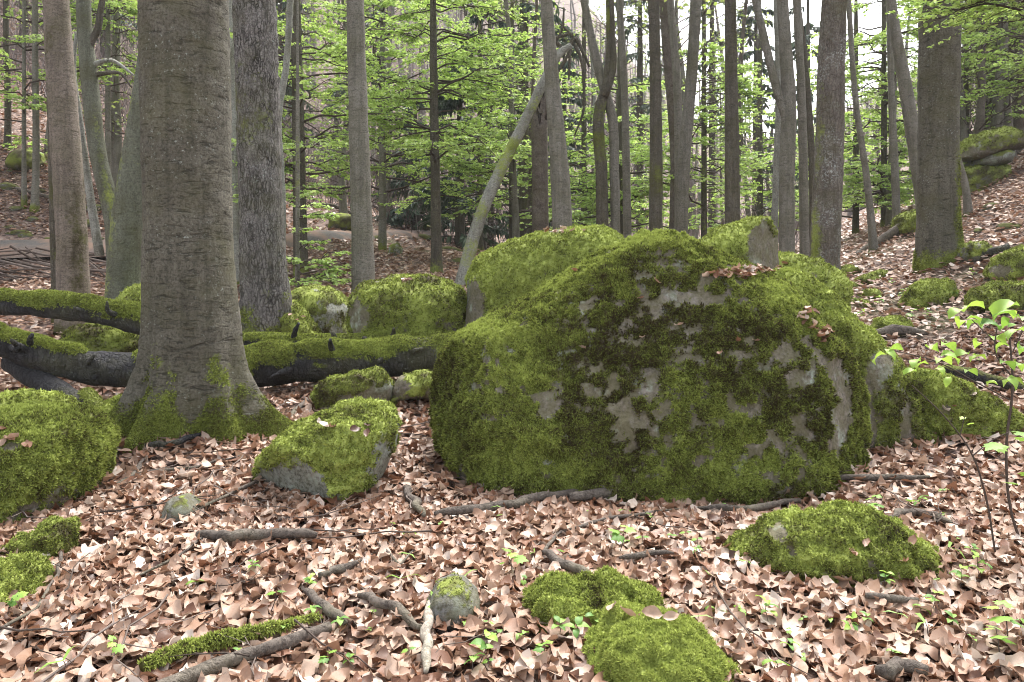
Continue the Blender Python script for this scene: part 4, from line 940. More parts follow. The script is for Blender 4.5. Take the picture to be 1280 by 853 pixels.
tree('slim_tree', 'thin leaning stem left of the fallen dead trunk', [(1094, 310, 5), (1083, 220, 4), (1070, 130, 3.5), (1062, 20, 3)], 15.0, M_GREY, nseg=14, mossb=.05, seed=226)
tree('slim_tree', 'slender upright stem rising beside the fallen dead trunk', [(1122, 280, 5), (1118, 200, 4.5), (1114, 110, 4), (1112, 20, 3.5)], 17, M_GREY, nseg=14, mossb=.05, seed=227)
tree('slim_tree', 'short grey stem leaning in front of the rock outcrop', [(1212, 252, 5), (1205, 225, 4), (1198, 200, 3.5), (1190, 150, 3), (1186, 90, 2)], 14.5, M_GREY, nseg=14, mossb=.05, seed=228, ht=6)
tree('slim_tree', 'thin grey stem on the far left slope', [(43, 295, 4.5), (45, 200, 4), (44, 80, 3.6)], 17, M_GREY, nseg=14, mossb=.15, seed=229)
tree('slim_tree', 'dark thin stem at the far left edge of the slope', [(9, 245, 4), (10, 150, 3.8), (8, 60, 3.5)], 19, M_DKB, nseg=14, mossb=.15, seed=230)
tree('slim_tree', 'grey thin stem behind the crooked forked tree', [(140, 230, 5), (143, 150, 4.5), (146, 60, 4)], 19, M_GREY, nseg=14, mossb=.05, seed=231)

# young beeches in fresh leaf, measured
def fol_tree(label, px, row, Y, hw, zlo, zhi, n, reach, leaf, seed, mat=M_DKB, ht=9, lean=0, dens=1.45, rndb=.5, az=None, group=None, mosspatch=.1):
    tr = tree('young_beech', label, [(px, row, hw), (px + lean * .5, row - 130, hw * .85), (px + lean, row - 260, hw * .7)], Y, mat, nseg=14, step=.2, mossb=.25, seed=seed, ht=ht, crown=False, mosspatch=mosspatch, group=group)
    return foliage(*tr, zlo, zhi, int(n * 1.4), reach * 1.06, leaf * 1.12, seed + 500, dens=dens, rndb=rndb, az=az)
nl = 0
nl += fol_tree('young beech in bright leaf right of the fissured trunk', 376, 290, 15.0, 9, 1.2, 6.8, 44, 2.3, .075, 301, lean=-6)
nl += fol_tree('young beech with layered lime sprays right of the smooth grey trunk', 546, 345, 15.5, 7, 2.2, 7.0, 44, 2.3, .075, 302, lean=-4)
nl += fol_tree('leafy young beech on the slope behind the smooth grey trunk', 478, 290, 19.0, 5, 1.4, 7.5, 46, 2.6, .085, 303, mat=M_GREY)
nl += fol_tree('low leafy sapling at the right of the fissured trunk foot', 372, 350, 11.0, 3, .35, 1.5, 12, .85, .06, 304, mat=M_GREY, ht=2.2, az=(0, 1.2))
nl += fol_tree('leafy sapling left of the big beech on the upper slope', 30, 300, 17.0, 3, 1.5, 6.5, 28, 2.0, .085, 305, mat=M_GREY, ht=8, rndb=.45)
nl += fol_tree('leafy young tree behind the crooked forked tree', 135, 290, 18.0, 4, 2.5, 6.6, 20, 1.7, .08, 306, mat=M_GREY)
nl += fol_tree('lime-leaved sapling between the broken leaning tree and the snag', 640, 320, 19.0, 4, 1.0, 4.6, 26, 1.9, .085, 307)
nl += fol_tree('leafy sapling behind the mossy twin-stemmed tree', 775, 320, 20.0, 4, .8, 4.9, 32, 2.3, .085, 308)
nl += fol_tree('leafy young beech behind the two brown trunks', 880, 320, 19.0, 4, 1.2, 5.2, 30, 2.2, .085, 309)
nl += fol_tree('low lime shrub-like beech above the huge boulder top', 730, 320, 22.0, 4, .5, 4.0, 30, 2.4, .09, 310)
nl += fol_tree('tall leafy beech glowing behind the leaning thin stem', 1105, 290, 20.0, 4, .6, 5.8, 44, 2.5, .09, 311)
nl += fol_tree('low leafy beech left of the glowing tall one', 1070, 310, 24.0, 4, .4, 4.4, 34, 2.6, .1, 312)
nl += fol_tree('young beech reaching over the large smooth trunk from the right', 1318, 290, 10.0, 6, 2.9, 4.6, 20, 1.9, .06, 313, az=(pi, .5), rndb=.6)
nl += fol_tree('leafy young beech on top of the right slope', 1290, 200, 18.0, 4, 1.6, 5.5, 26, 2.0, .08, 314)
nl += fol_tree('leafy sapling between the large smooth beech and the outcrop', 1208, 200, 23.0, 3, 1.2, 5.0, 28, 2.0, .09, 315)
nl += fol_tree('leafy young tree in the gap left of the patchy trunk', 950, 320, 26.0, 4, .6, 5.0, 26, 2.6, .1, 316, rndb=.35)
nl += fol_tree('young beech with lime crown high behind the broken leaning tree', 600, 300, 24.0, 4, 1.5, 9.0, 40, 3.0, .1, 317)
print('leaves', nl)

# spruces
def spruce(label, px, Y, ht, zlo, seed, spread=2.2, n=70):
    x = (px - 640) / F * Y; zb = g1(x, Y); r = np.random.default_rng(seed)
    t = empty('spruce_tree', (x, Y, zb), label, 'tree', 'spruces in the wood behind')
    V, Fq, Ft, TH, S = trunk([(0, 0, -.2), (0, 0, ht * .5), (0, 0, ht)], [.18, .12, .02], 10, 20, (), .05, 0, seed)
    ob('trunk', mesh('trunk', V, [Fq, Ft], M_DKB, {'moss': np.zeros(len(V)), 'tint': np.zeros(len(V))}), t)
    zs = np.sort(r.uniform(zlo, ht * .98, n)); a = r.uniform(0, 2 * pi, n); L = spread * (1 - (zs - zlo) / (ht - zlo) * .85) * r.uniform(.7, 1.1, n)
    k = 6; tt = np.linspace(0, 1, k); d = np.stack([np.cos(a), np.sin(a), np.zeros(n)], 1)
    B_ = np.zeros((n, k, 3)); B_[:] = d[:, None] * (L[:, None] * tt)[..., None]; B_[:, :, 2] = zs[:, None] + L[:, None] * (.1 * tt - .5 * tt ** 2 + .15 * tt ** 3)
    V1, F1 = tubes(B_, np.tile(.02 * (1 - .8 * tt), (n, 1)), 3)
    ob('branch', mesh('branch', V1, F1, M_TWIG, {'rnd': np.full(len(V1), .2)}), t)['kind'] = 'stuff'
    m = 55; u = r.uniform(.2, 1, (n, m)); bi = np.repeat(np.arange(n), m); uu = u.ravel(); ki = np.minimum((uu * (k - 1)).astype(int), k - 2); f = uu * (k - 1) - ki
    p0 = B_[bi, ki] * (1 - f)[:, None] + B_[bi, ki + 1] * f[:, None]
    tpl = (np.array([[0, -.10, 0], [.5, -.13, -.1], [1, 0, -.35], [.5, .13, -.1], [0, .1, 0]]), np.array([[0, 1, 2], [0, 2, 4], [2, 3, 4]]))
    V2, F2, rn = scatter(tpl, p0, a[bi] + r.choice([-1, 1], len(bi)) * r.uniform(.4, 1.2, len(bi)), r.normal(0, .5, len(bi)), r.uniform(.0, 1.0, len(bi)), r.uniform(.15, .42, len(bi)), r.random(len(bi)))
    o = ob('foliage', mesh('foliage', V2, F2, M_NEEDLE, {'rnd': rn}, False), t); o['kind'] = 'stuff'
spruce('dark spruce behind the lime beech sprays at centre left', 612, 30, 11, .5, 401, 2.6)
spruce('low dark spruce in the shade right of the smooth grey trunk', 575, 26, 7, .3, 402, 2.2)
spruce('hanging-branched spruce behind the broken snag', 655, 24, 17, 6.5, 403, 1.9)
spruce('tall spruce behind the straight brown trunk', 800, 34, 18, 6.0, 404, 2.2, 48)
spruce('spruce silhouetted against the sky left of the forked dark trunk', 890, 36, 19, 5.0, 405, 2.5, 48)
spruce('spruce seen between the brown trunk and the forked dark trunk', 945, 33, 13, 3.0, 406, 2.3, 48)
spruce('bluish spruce left of the patchy trunk', 1010, 38, 15, 1.0, 407, 2.8)
spruce('dark young spruce in the understorey above the huge boulder', 705, 30, 9, .5, 408, 2.2)
spruce('spruce at the top of the left slope', 350, 34, 12, 2.0, 409, 2.4)
spruce('dark spruce shading the upper far left slope', 30, 33, 13, 1.5, 410, 2.8)
spruce('dark spruce on the slope behind the crooked forked tree', 130, 36, 13, 1.5, 411, 2.8)
spruce('spruce half hidden behind the two biggest trunks', 275, 38, 14, 2.0, 412, 2.8)
spruce('spruce rising behind the smooth grey trunk', 455, 36, 12, 1.0, 413, 2.6)
spruce('small spruce in the dark hollow above the road', 520, 29, 5, .3, 414, 1.9)

# slim trees of the wood behind: copies of six stems
def wood():
    protos = []
    for k in range(6):
        r = np.random.default_rng(600 + k)
        H = 13.0; z = np.linspace(-.2, H, 7); P = np.stack([np.cumsum(r.normal(0, .16, 7)), np.cumsum(r.normal(0, .16, 7)), z], 1); P -= P[0] * [1, 1, 0]
        R = np.interp(z, [-.2, .4, H], [.17, .125, .03]) * r.uniform(.8, 1.2)
        V, Fq, Ft, TH, S = trunk(P, R, 9, 26, (), .08, 0, 600 + k)
        t = bpy.data.objects.new('slim_tree', None); COL.objects.link(t)
        ob('trunk', mesh('trunk', V, [Fq, Ft], [M_GREY, M_GREY, M_STICK, M_GREY, M_PALEB, M_STICK][k], {'moss': np.clip(.5 - V[:, 2], 0, .6), 'tint': np.full(len(V), .4)}), t)
        zz = np.linspace(1.2, H, 60); base = np.stack([np.interp(zz, z, P[:, j]) for j in range(3)], 1)
        PP, RR_ = limb_set(base, 46, 2.6, 700 + k, .55, .022, 5)
        V1, F1 = tubes(PP, RR_, 3)
        tb = PP[:, 1:].reshape(-1, 3); P2, R2 = limb_set(tb, 120, 1.0, 800 + k, .4, .009, 3)
        V2, F2 = tubes(P2, R2, 3)
        ob('branch', mesh('branch', np.concatenate([V1, V2]), np.concatenate([F1, F2 + len(V1)]), M_TWIG, {'rnd': np.full(len(V1) + len(V2), .55)}), t)['kind'] = 'stuff'
        if k in (0, 3, 5):
            tp = P2[r.integers(0, 120, 900), r.integers(1, 3, 900)] + r.normal(0, .12, (900, 3))
            tpl = (np.array([[-.5, 0, 0], [0, -.34, .05], [.5, 0, -.06], [0, .34, .05]]), np.array([[0, 1, 2, 3]]))
            Vl, Fl, rn = scatter(tpl, tp, r.uniform(0, 6.3, 900), r.normal(0, .5, 900), r.normal(0, .5, 900), r.uniform(.08, .16, 900), r.random(900))
            lo = ob('foliage', mesh('foliage', Vl, Fl, M_FARLEAF, {'rnd': rn}, False), t); lo['kind'] = 'stuff'
        tag(t, 'slim bare tree standing among many alike in the wood behind', 'tree', 'slim trees of the wood behind')
        protos.append(t)
    r = np.random.default_rng(9); n = 0; used = set(); pos = []
    while n < 88:
        Y = r.uniform(17, 50); px = r.uniform(-60, 1340); x = (px - 640) / F * Y
        if 940 < px < 1170 and r.random() < .65: continue
        if 370 < px < 600 and r.random() < .55: continue
        if any((x - a) ** 2 + (Y - b) ** 2 < .8 for a, b in pos): continue
        if abs(Y - np.interp(x, rc[:, 0], rc[:, 1])) < 1.2: continue
        pos.append((x, Y)); k = n % 6
        if n >= 6 and 930 < px < 1180: k = (1, 2, 4)[n % 3]
        t = protos[k] if n < 6 else copy_tree(protos[k])
        t['label'] = ('far ' if Y > 36 else 'nearer ' if Y < 25 else '') + ['slim leafing grey tree ', 'slim bare grey tree ', 'slim bare brown tree ', 'slim leafing pale-grey tree ', 'slim bare pale tree ', 'slim leafing brown tree '][k] + by_trunk(px)
        t.location = (x, Y, g1(x, Y)); t.rotation_euler = (r.normal(0, .03), r.normal(0, .04), r.uniform(0, 6.3)); s = r.uniform(.6, 1.15); t.scale = (s * r.uniform(.7, 1.1), s * r.uniform(.7, 1.1), s)
        n += 1
    # the row of straight stems on top of the right slope
    for i, (px, row) in enumerate([(1205, 150), (1222, 145), (1232, 150), (1240, 140), (1246, 145), (1254, 140), (1262, 135), (1275, 150), (1290, 150), (1190, 160)]):
        Y = 22 + (i % 3) * 2; x = (px - 640) / F * Y
        t = copy_tree(protos[(0, 3, 1)[i % 3]]); t.location = (x, Y, g1(x, Y)); t.rotation_euler = (0, 0, i * 1.3); t.scale = (1.25, 1.25, 1.1)
        t['label'] = ['first', 'second', 'third', 'fourth', 'fifth', 'sixth', 'seventh', 'eighth', 'ninth', 'tenth'][(1, 2, 3, 4, 5, 6, 7, 8, 9, 0)[i]] + ' from the left in the close row of trunks topping the right slope'; t['group'] = 'straight trunks topping the right slope'
wood()

def undergrowth():
    r = np.random.default_rng(61); n = 3800
    Y = r.uniform(26, 58, n); px = r.uniform(-100, 1000, n); px = np.where(r.random(n) < .6, r.uniform(-100, 620, n), px); x = (px - 640) / F * Y
    ok = np.abs(Y - np.interp(x, rc[:, 0], rc[:, 1])) > 1.5; x, Y = x[ok], Y[ok]; n = len(x)
    z = g(x, Y); L = r.uniform(.8, 4.0, n); d = unit(np.stack([r.normal(0, .35, n), r.normal(0, .35, n), np.ones(n)], 1))
    p = np.stack([x, Y, z - .05], 1)
    P = np.stack([p, p + d * L[:, None] * .5 + r.normal(0, .06, (n, 3)), p + d * L[:, None] + r.normal(0, .15, (n, 3))], 1)
    V0, F0 = tubes(P, np.array([[.016, .011, .004]]) * r.uniform(.7, 1.5, (n, 1)), 3)
    m = 5; ti = np.repeat(np.arange(n), m); u = r.uniform(.2, .95, len(ti)); p0 = p[ti] + d[ti] * (L[ti] * u)[:, None]
    e = unit(r.normal(0, 1, (len(ti), 3)) * [1, 1, .4] + [0, 0, .35]); l = r.uniform(.2, .9, len(ti))
    Q = np.stack([p0, p0 + e * l[:, None]], 1); V1, F1 = tubes(Q, np.tile([[.007, .002]], (len(ti), 1)), 3)
    Va, Fa, ra = join([(V0, F0, np.repeat(r.uniform(0, 1, n), 9)), (V1, F1, np.repeat(r.uniform(0, 1, len(ti)), 6))])
    tag(ob('undergrowth', mesh('undergrowth', Va, Fa, M_UNDER, {'rnd': ra})), 'leafless brown undergrowth of thin shoots on the slopes', 'undergrowth', None, 'stuff')
undergrowth()

# the far wooded hillside reads as one mass
def far_wood():
    r = np.random.default_rng(10); n = 700
    Y = r.uniform(48, 150, n); px = r.uniform(-120, 1400, n); x = (px - 640) / F * Y
    keep = ~((px > 940) & (px < 1210) & (r.random(n) < .35)); x, Y, px = x[keep], Y[keep], px[keep]; n = len(x)
    z = g(x, Y); H = r.uniform(9, 17, n) * np.where((px > 940) & (px < 1210), .5, 1)
    P = np.stack([np.stack([x, Y, z - .3], 1), np.stack([x + r.normal(0, .3, n), Y, z + H * .5], 1), np.stack([x + r.normal(0, .6, n), Y, z + H], 1)], 1)
    V0, F0 = tubes(P, np.array([[.2, .14, .03]]) * r.uniform(.7, 1.3, (n, 1)), 4)
    parts = [(V0, F0, np.repeat(r.uniform(.1, .6, n), 12))]
    m = 17; ti = np.repeat(np.arange(n), m); u = r.uniform(.2, 1, len(ti)); p0 = np.stack([x[ti], Y[ti], z[ti] + H[ti] * u], 1)
    a = r.uniform(0, 2 * pi, len(ti)); L = r.uniform(1, 3.4, len(ti)) * (1.15 - u * .7); d = np.stack([np.cos(a), np.sin(a), r.uniform(.1, .9, len(ti))], 1)
    Q = np.stack([p0, p0 + d * L[:, None] * .5 + r.normal(0, .1, (len(ti), 3)), p0 + d * L[:, None]], 1)
    V1, F1 = tubes(Q, np.tile([[.04, .028, .012]], (len(ti), 1)), 3)
    parts.append((V1, F1, np.repeat(r.uniform(.3, 1, len(ti)), 9)))
    Va, Fa, ra = join(parts)
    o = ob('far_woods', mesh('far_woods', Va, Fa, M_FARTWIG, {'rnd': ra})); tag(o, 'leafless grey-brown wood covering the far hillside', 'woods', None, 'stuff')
    # leaf clumps on some of them
    nn = 85000; tree_green = r.random(n) < .42; tree_green |= (Y < 75) & (r.random(n) < .35); gi_ = np.flatnonzero(tree_green)
    ti = gi_[r.integers(0, len(gi_), nn)]; u = r.uniform(.12, 1, nn); rad = 2.6 * np.sqrt(r.random(nn)) * (1.1 - .6 * u); a = r.uniform(0, 2 * pi, nn)
    p = np.stack([x[ti] + rad * np.cos(a), Y[ti] + rad * np.sin(a), z[ti] + H[ti] * (np.round(u * 7) / 7 * .6 + u * .4) + r.normal(0, .12, nn)], 1)
    tpl = (np.array([[-.5, 0, 0], [0, -.36, .05], [.5, 0, -.06], [0, .36, .05]]), np.array([[0, 1, 2, 3]]))
    tone = r.random(n)
    V2, F2, rn = scatter(tpl, p, r.uniform(0, 6.3, nn), r.normal(0, .5, nn), r.normal(0, .5, nn), r.uniform(.14, .38, nn) * Y[ti] / 85, np.clip(tone[ti] * .7 + .15 + r.normal(0, .12, nn), 0, 1))
    o = ob('foliage', mesh('far_foliage', V2, F2, M_FARLEAF, {'rnd': rn}, False), o); o['kind'] = 'stuff'
far_wood()

# ------------------------------------------------------------------ fallen leaves
def leaf_litter():
    r = np.random.default_rng(21)
    hi = [leaf_template(1, .60, 7, 3, r.uniform(-.28, .4), r.uniform(-.3, .45), .05, 900 + k) for k in range(10)]
    md = [leaf_template(1, .62, 4, 3, r.uniform(-.2, .6), r.uniform(-.2, .8), .04, 920 + k) for k in range(5)]
    lo = [(np.array([[-.5, 0, .03], [-.05, -.31, .12], [.5, 0, .0], [0, .31, .1]]), np.array([[0, 1, 2, 3]]))]
    def area(n, y0, y1, wide=.72):
        Y = np.sqrt(r.uniform(y0 * y0, y1 * y1, n)); return r.uniform(-wide, wide, n) * Y, Y
    def rn(n):
        return np.clip(r.choice([.12, .3, .5, .68, .88], n, p=[.08, .20, .32, .27, .13]) + r.normal(0, .09, n), 0, 1)
    singles = []
    parts = []
    x, Y = area(11800, 2.1, 4.4)
    lay = r.random(len(x)); z = g(x, Y) + 0.004 + 0.042 * lay ** 1.3
    yaw = r.uniform(0, 2 * pi, len(x)); tx = r.normal(0, .18, len(x)); ty = r.normal(0, .18, len(x)); sc = r.uniform(.055, .118, len(x)); rd = rn(len(x)); k = r.integers(0, 10, len(x))
    ppx = 640 + x / Y * F; ppy = HOR + (CH - z) / Y * F
    cand = np.flatnonzero((lay > .8) & (ppx > 5) & (ppx < 1275) & (ppy < 850) & ~((ppx > 730) & (ppx < 950) & (ppy > 775)))
    cand = cand[np.argsort(Y[cand])][:300]
    single = np.zeros(len(x), bool); single[cand] = True
    for j in range(10):
        s = (k == j) & ~single
        parts.append(scatter(hi[j], np.stack([x, Y, z], 1)[s], yaw[s], tx[s], ty[s], sc[s], rd[s]))
    x2, Y2 = area(19500, 4.3, 8.5); z2 = g(x2, Y2) + .004 + .05 * r.random(len(x2))
    k2 = r.integers(0, 5, len(x2)); y2, tx2, ty2, s2, r2 = r.uniform(0, 6.3, len(x2)), r.normal(0, .25, len(x2)), r.normal(0, .25, len(x2)), r.uniform(.065, .11, len(x2)), rn(len(x2))
    for j in range(5):
        s = k2 == j; parts.append(scatter(md[j], np.stack([x2, Y2, z2], 1)[s], y2[s], tx2[s], ty2[s], s2[s], r2[s]))
    for (n, a, b, sa, sb) in ((43000, 8.4, 20, .075, .135), (30000, 20, 42, .11, .22)):
        x3, Y3 = area(n, a, b); z3 = g(x3, Y3) + .02 + .05 * r.random(n)
        okk = np.abs(Y3 - np.interp(x3, rc[:, 0], rc[:, 1])) > .75
        okk |= (x3 > rc[:, 0].max())
        x3, Y3, z3 = x3[okk], Y3[okk], z3[okk]; n = len(x3)
        parts.append(scatter(lo[0], np.stack([x3, Y3, z3], 1), r.uniform(0, 6.3, n), r.normal(0, .3, n), r.normal(0, .3, n), r.uniform(sa, sb, n), rn(n)))
    Vv, Ff, at = join(parts)
    o = ob('leaf_litter', mesh('leaf_litter', Vv, Ff, M_LITTER, {'rnd': at}), ground); o['kind'] = 'stuff'
    ms = {}
    for i in cand:
        key = (int(k[i]), int(rd[i] * 7))
        if key not in ms:
            V, Fq = hi[key[0]]; ms[key] = mesh('fallen_leaf', V, Fq, M_LITTER, {'rnd': np.full(len(V), (key[1] + .5) / 7)})
        l = ob('fallen_leaf', ms[key], ground, (x[i], Y[i], z[i])); l.rotation_euler = (tx[i], ty[i], yaw[i]); l.scale = (sc[i],) * 3
leaf_litter()

def caught_leaves():
    from mathutils.bvhtree import BVHTree
    from mathutils import Vector
    tr = []
    for o in list(COL.objects):
        if o.name.split('.')[0] in ('boulder', 'stone', 'moss_mound') and o.parent is None and o.type == 'MESH' and o.location.y < 9:
            me = o.data; co = np.empty(len(me.vertices) * 3, np.float32); me.vertices.foreach_get('co', co); co = co.reshape(-1, 3) + np.array(o.location)
            tr.append(BVHTree.FromPolygons(co.tolist(), [tuple(p.vertices) for p in me.polygons]))
    r = np.random.default_rng(71); P = []
    sp_ = [(925, 345, 36, 6, 34), (945, 338, 30, 5, 20), (1012, 405, 16, 14, 22), (1030, 422, 14, 8, 12), (962, 335, 12, 8, 8), (700, 290, 40, 4, 12), (390, 395, 30, 8, 8), (500, 352, 40, 5, 8), (830, 420, 160, 70, 16), (1070, 700, 60, 15, 5), (20, 550, 40, 15, 7), (430, 540, 30, 12, 5), (1200, 510, 40, 14, 6), (790, 770, 60, 20, 4)]
    for (px, row, sx, sy, n) in sp_:
        for _ in range(n):
            a, b = r.normal(px, sx * .6), r.normal(row, sy * .6); d = Vector(((a - 640) / F, 1.0, (HOR - b) / F)).normalized()
            best = None
            for t in tr:
                h = t.ray_cast(Vector((0, 0, CH)), d)
                if h[0] is not None and (best is None or h[3] < best[3]): best = h
            if best is not None and best[1].z > .15: P.append(np.array(best[0]) + np.array(best[1]) * .022)
    P = np.array(P); n = len(P); md = leaf_template(1, .6, 6, 3, .3, .4, .05, 977)
    V, Fq, a = scatter(md, P, r.uniform(0, 6.3, n), r.normal(0, .4, n), r.normal(0, .4, n), r.uniform(.045, .085, n), np.clip(r.normal(.5, .25, n), 0, 1))
    tag(ob('leaf_litter', mesh('caught_leaves', V, Fq, M_LITTER, {'rnd': a})), 'stray brown leaves caught on the mossy rocks', 'leaves', None, 'stuff')
caught_leaves()

# ------------------------------------------------------------------ seedlings and the sapling
def seed_leaf(shape, seed):
    if shape == 'maple':
        a = np.radians([180, 150, 120, 100, 80, 62, 45, 30, 15, 0, -15, -30, -45, -62, -80, -100, -120, -150]); rad = np.array([.05, .34, .46, .36, .56, .40, .55, .42, .52, .72, .52, .42, .55, .40, .56, .36, .46, .34])
        V = np.stack([.35 + rad * np.cos(a) * .8, rad * np.sin(a) * .9, -.12 * np.abs(np.sin(a)) * rad - .12 * (rad * np.cos(a)) ** 2], 1)
        V = np.vstack([V, [[.32, 0, .03]]]); n = len(a)
        return V, np.array([[i, (i + 1) % n, n] for i in range(n)][::-1])
    if shape == 'grass':
        V = np.array([[0, -.04, 0], [0, .04, 0], [.5, .07, .12], [.5, -.07, .12], [1, 0, -.05]]); return V, np.array([[0, 3, 2], [0, 2, 1], [3, 4, 2]])
    V, Fq = leaf_template(1, .62, 5, 3, -.25, .25, .01, seed); V = V + [.5, 0, 0]; return V, Fq
def seedlings():
    protos = []
    r = np.random.default_rng(31)
    for k, (shape, nlv, h, ls) in enumerate([('maple', 4, .09, .075), ('oval', 4, .05, .045), ('oval', 6, .11, .055), ('maple', 2, .06, .05), ('grass', 2, .04, .09), ('oval', 2, .03, .05)]):
        t = bpy.data.objects.new('seedling', None); COL.objects.link(t)
        P = np.array([[0, 0, -.02], [.008, .004, h * .5], [.0, .01, h]]); V, Fq = tubes(P[None], np.array([[.0022, .0018, .0012]]), 4)
        ob('stem', mesh('stem', V, Fq, M_TWIG, {'rnd': np.full(len(V), .6)}), t)
        lv = seed_leaf(shape, 940 + k); me = [mesh('leaf', lv[0], lv[1], M_SEED, {'rnd': np.full(len(lv[0]), v)}) for v in (.3, .6, .9)]
        for i in range(nlv):
            l = ob('leaf', me[r.integers(0, 3)], t, (0, 0.01, h * (1 - .25 * (i // 2)))); s = ls * r.uniform(.75, 1.25); l.scale = (s, s, s)
            l.rotation_euler = (r.normal(0, .2), r.normal(.1, .2), i * 2 * pi / min(nlv, 4) + r.normal(0, .3) + (i // 4) * .8)
        tag(t, ['maple seedling with four lobed leaves rising from the litter', 'tiny four-leaved seedling on the brown litter', 'taller leafy seedling growing from the litter', 'small two-leaved maple seedling on the litter', 'narrow-bladed green sprout in the leaf litter', 'pair of round seed leaves among the brown leaves'][k], 'seedling', 'green seedlings on the forest floor')
        protos.append(t)
    spots = [(775, 692, 0, 1.7), (800, 688, 3, 1.3), (640, 722, 0, 1.2), (655, 740, 3, .8), (960, 782, 2, 1.0), (895, 775, 5, .9), (1075, 655, 0, 1.5), (1100, 650, 0, 1.4), (1150, 640, 1, 1.3), (1105, 740, 2, .8), (1085, 790, 1, 1), (1160, 800, 4, 1.3),
             (1200, 740, 2, 1), (1225, 730, 2, 1), (1215, 700, 1, 1), (1260, 810, 0, 1.6), (1250, 830, 0, 1.3), (700, 800, 1, 1.2), (720, 810, 1, 1.3), (745, 790, 1, 1), (680, 835, 0, 1.0), (600, 840, 2, 1.1), (590, 850, 1, 1.0), (620, 815, 3, 1), (550, 660, 5, .7),
             (340, 765, 3, 1.1), (320, 720, 1, .9), (385, 745, 2, .8), (385, 780, 1, .9), (350, 800, 1, .9), (420, 795, 1, 1), (140, 830, 0, .9), (80, 850, 4, 1.2), (25, 770, 0, 1.1), (10, 775, 3, 1), (245, 742, 5, 1), (500, 745, 4, 1.2), (545, 770, 4, 1.1), (625, 655, 3, .8),
             (870, 690, 3, 1), (855, 680, 3, 1), (780, 645, 5, .8), (700, 625, 5, .7), (760, 600, 4, 1.2), (960, 600, 4, 1), (1135, 640, 3, 1.1), (1180, 620, 1, .9), (1010, 710, 1, .8), (1180, 700, 4, 1.4), (970, 845, 5, 1), (1060, 800, 2, .7), (1190, 790, 1, .9), (300, 830, 1, .8), (410, 850, 0, 1), (440, 840, 1, .8),
             (1140, 400, 2, 1.4), (1075, 395, 2, 1.3), (1160, 395, 2, 1.4), (1195, 372, 2, 1.5), (1215, 345, 2, 1.4), (1130, 372, 2, 1.5), (1100, 382, 2, 1.5), (1245, 340, 2, 1.4), (1180, 430, 1, 1.5), (1220, 455, 2, 1.2), (1070, 375, 1, 1.5), (1115, 355, 2, 1.5), (870, 700, 1, 1.0), (1165, 770, 2, .8), (930, 690, 1, .8)]
    extra = np.random.default_rng(33)
    for _ in range(45): spots.append((extra.uniform(450, 1275), extra.uniform(640, 850), int(extra.choice([1, 5, 3, 4])), extra.uniform(.5, .9)))
    first = set()
    for (px, row, k, s) in spots:
        Y = gy(px, row + 6); x = (px - 640) / F * Y
        t = protos[k] if k not in first else copy_tree(protos[k]); first.add(k)
        t['label'] = ['four-leaved maple seedling ', 'tiny four-leaved seedling ', 'taller leafy seedling ', 'two-leaved maple seedling ', 'narrow-bladed green sprout ', 'pair of round seed leaves '][k] + by_spot(px, row)
        t.location = (x, Y, g1(x, Y) + .035); s *= random.uniform(.6, .85); t.scale = (s, s, s); t.rotation_euler = (random.gauss(0, .15), random.gauss(0, .15), random.uniform(0, 6.3))
seedlings()

def sapling(label, Y, stems, leaves, seed, shape, ls, base):
    C = PX(*base, Y); C[2] = g1(C[0], Y)
    t = empty('sapling', C, label, 'sapling')
    for pts in stems:
        P = np.array([PX(a, b, Y + dy) for a, b, _, dy in pts]) - C; R = np.array([c * .72 / F * Y for _, _, c, _ in pts])
        V, Fq, Ft, TH, S = trunk(P, R, 7, 5 * len(pts), (), .1, 0, seed, True)
        ob('stem', mesh('stem', V, [Fq, Ft], M_TWIG, {'rnd': np.full(len(V), .35)}), t)
    lv = seed_leaf(shape, seed); me = [mesh('leaf', lv[0], lv[1], M_SEED, {'rnd': np.full(len(lv[0]), v)}) for v in (.25, .55, .75, .95)]
    r = np.random.default_rng(seed)
    for (px, row, wpx, tone) in leaves:
        yy = Y + r.normal(0, .12); l = ob('leaf', me[tone], t, tuple(PX(px, row, yy) - C)); s = wpx / F * Y * r.uniform(.7, .95); l.scale = (s, s, s)
        l.rotation_euler = (r.normal(0, .35), r.normal(.35, .3), r.uniform(0, 6.3))
    return t
r_ = np.random.default_rng(44)
lvs = [(1110, 437, 22, 2), (1127, 433, 22, 2), (1103, 440, 20, 3), (1150, 447, 26, 2), (1160, 432, 26, 2), (1158, 452, 24, 3), (1178, 440, 28, 2), (1190, 450, 28, 3), (1195, 435, 24, 2), (1205, 462, 26, 2), (1188, 470, 22, 3), (1172, 458, 22, 3), (1212, 440, 24, 2), (1145, 462, 20, 2),
       (1226, 404, 34, 1), (1240, 395, 36, 1), (1252, 410, 34, 0), (1262, 402, 32, 1), (1275, 395, 34, 1), (1238, 420, 30, 2), (1258, 428, 28, 2), (1275, 430, 30, 1), (1212, 395, 30, 2), (1200, 398, 26, 3), (1190, 392, 24, 3), (1205, 385, 26, 2), (1230, 380, 32, 3), (1255, 385, 30, 3), (1272, 378, 34, 2),
       (1270, 452, 26, 2), (1250, 450, 24, 1), (1232, 445, 22, 3), (1262, 470, 26, 2), (1278, 475, 26, 3), (1245, 478, 18, 3), (1222, 425, 22, 3), (1285, 410, 30, 2)]
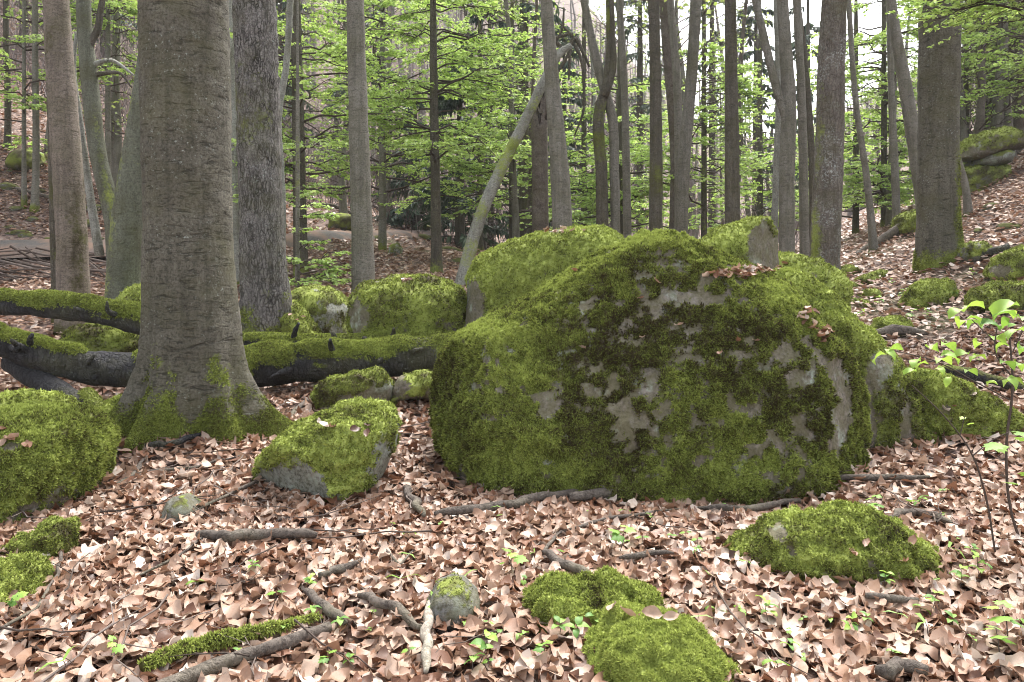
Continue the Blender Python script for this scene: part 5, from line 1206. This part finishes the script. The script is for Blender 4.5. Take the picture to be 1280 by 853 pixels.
sapling('slender maple sapling with fresh pale leaves at the right edge', 3.6, [[(1280, 690, 2.6, 0), (1264, 640, 2.3, 0), (1258, 560, 2.2, 0), (1266, 480, 2, 0), (1262, 420, 1.6, 0)], [(1264, 470, 1.5, 0), (1244, 440, 1.3, 0), (1246, 410, 1, 0)], [(1262, 500, 1.4, 0), (1220, 478, 1.2, 0), (1170, 452, 1, 0), (1115, 438, .8, 0)],
        [(1266, 440, 1.2, 0), (1280, 410, 1, 0)], [(1226, 480, 1, 0), (1195, 470, .8, 0)], [(1246, 430, 1, 0), (1215, 400, .8, 0)]], lvs, 51, 'oval', .05, (1280, 690))
sapling('bare-stemmed sapling with a few lobed leaves in front of the long mossy rock', 3.3, [[(1244, 690, 1.8, 0), (1232, 620, 1.7, 0), (1216, 570, 1.5, 0), (1180, 520, 1.1, 0), (1140, 482, .8, 0)], [(1216, 570, 1.2, 0), (1238, 552, 1, 0), (1262, 540, .8, 0)], [(1200, 545, .9, 0), (1206, 520, .7, 0)]],
        [(1250, 552, 34, 1), (1262, 540, 36, 1), (1240, 560, 28, 2), (1275, 545, 34, 1), (1206, 520, 12, 3), (1216, 528, 12, 3), (1275, 605, 30, 1), (1285, 590, 30, 1)], 52, 'maple', .05, (1244, 690))

# ------------------------------------------------------------------ the damp spring air
def haze(density):
    t, n, l = material('haze'); o = n.new('ShaderNodeOutputMaterial')
    v = n.new('ShaderNodeVolumePrincipled'); v.inputs['Color'].default_value = (.93, .96, 1, 1); v.inputs['Density'].default_value = density; v.inputs['Anisotropy'].default_value = 0.2
    l.new(v.outputs[0], o.inputs['Volume'])
    zmin, zmax = float(GZ.min()) - 1.0, float(GZ.max()) + 20.0
    V = np.array([[x, y, z] for x in (-192, 192) for y in (-16, 257) for z in (zmin, zmax)], float)
    Fq = np.array([[0, 1, 3, 2], [4, 6, 7, 5], [0, 4, 5, 1], [2, 3, 7, 6], [0, 2, 6, 4], [1, 5, 7, 3]])
    h = ob('haze', mesh('haze', V, Fq, t, None, False)); tag(h, 'thin pale haze in the wood', 'haze', None, 'stuff')
haze(0.0006)
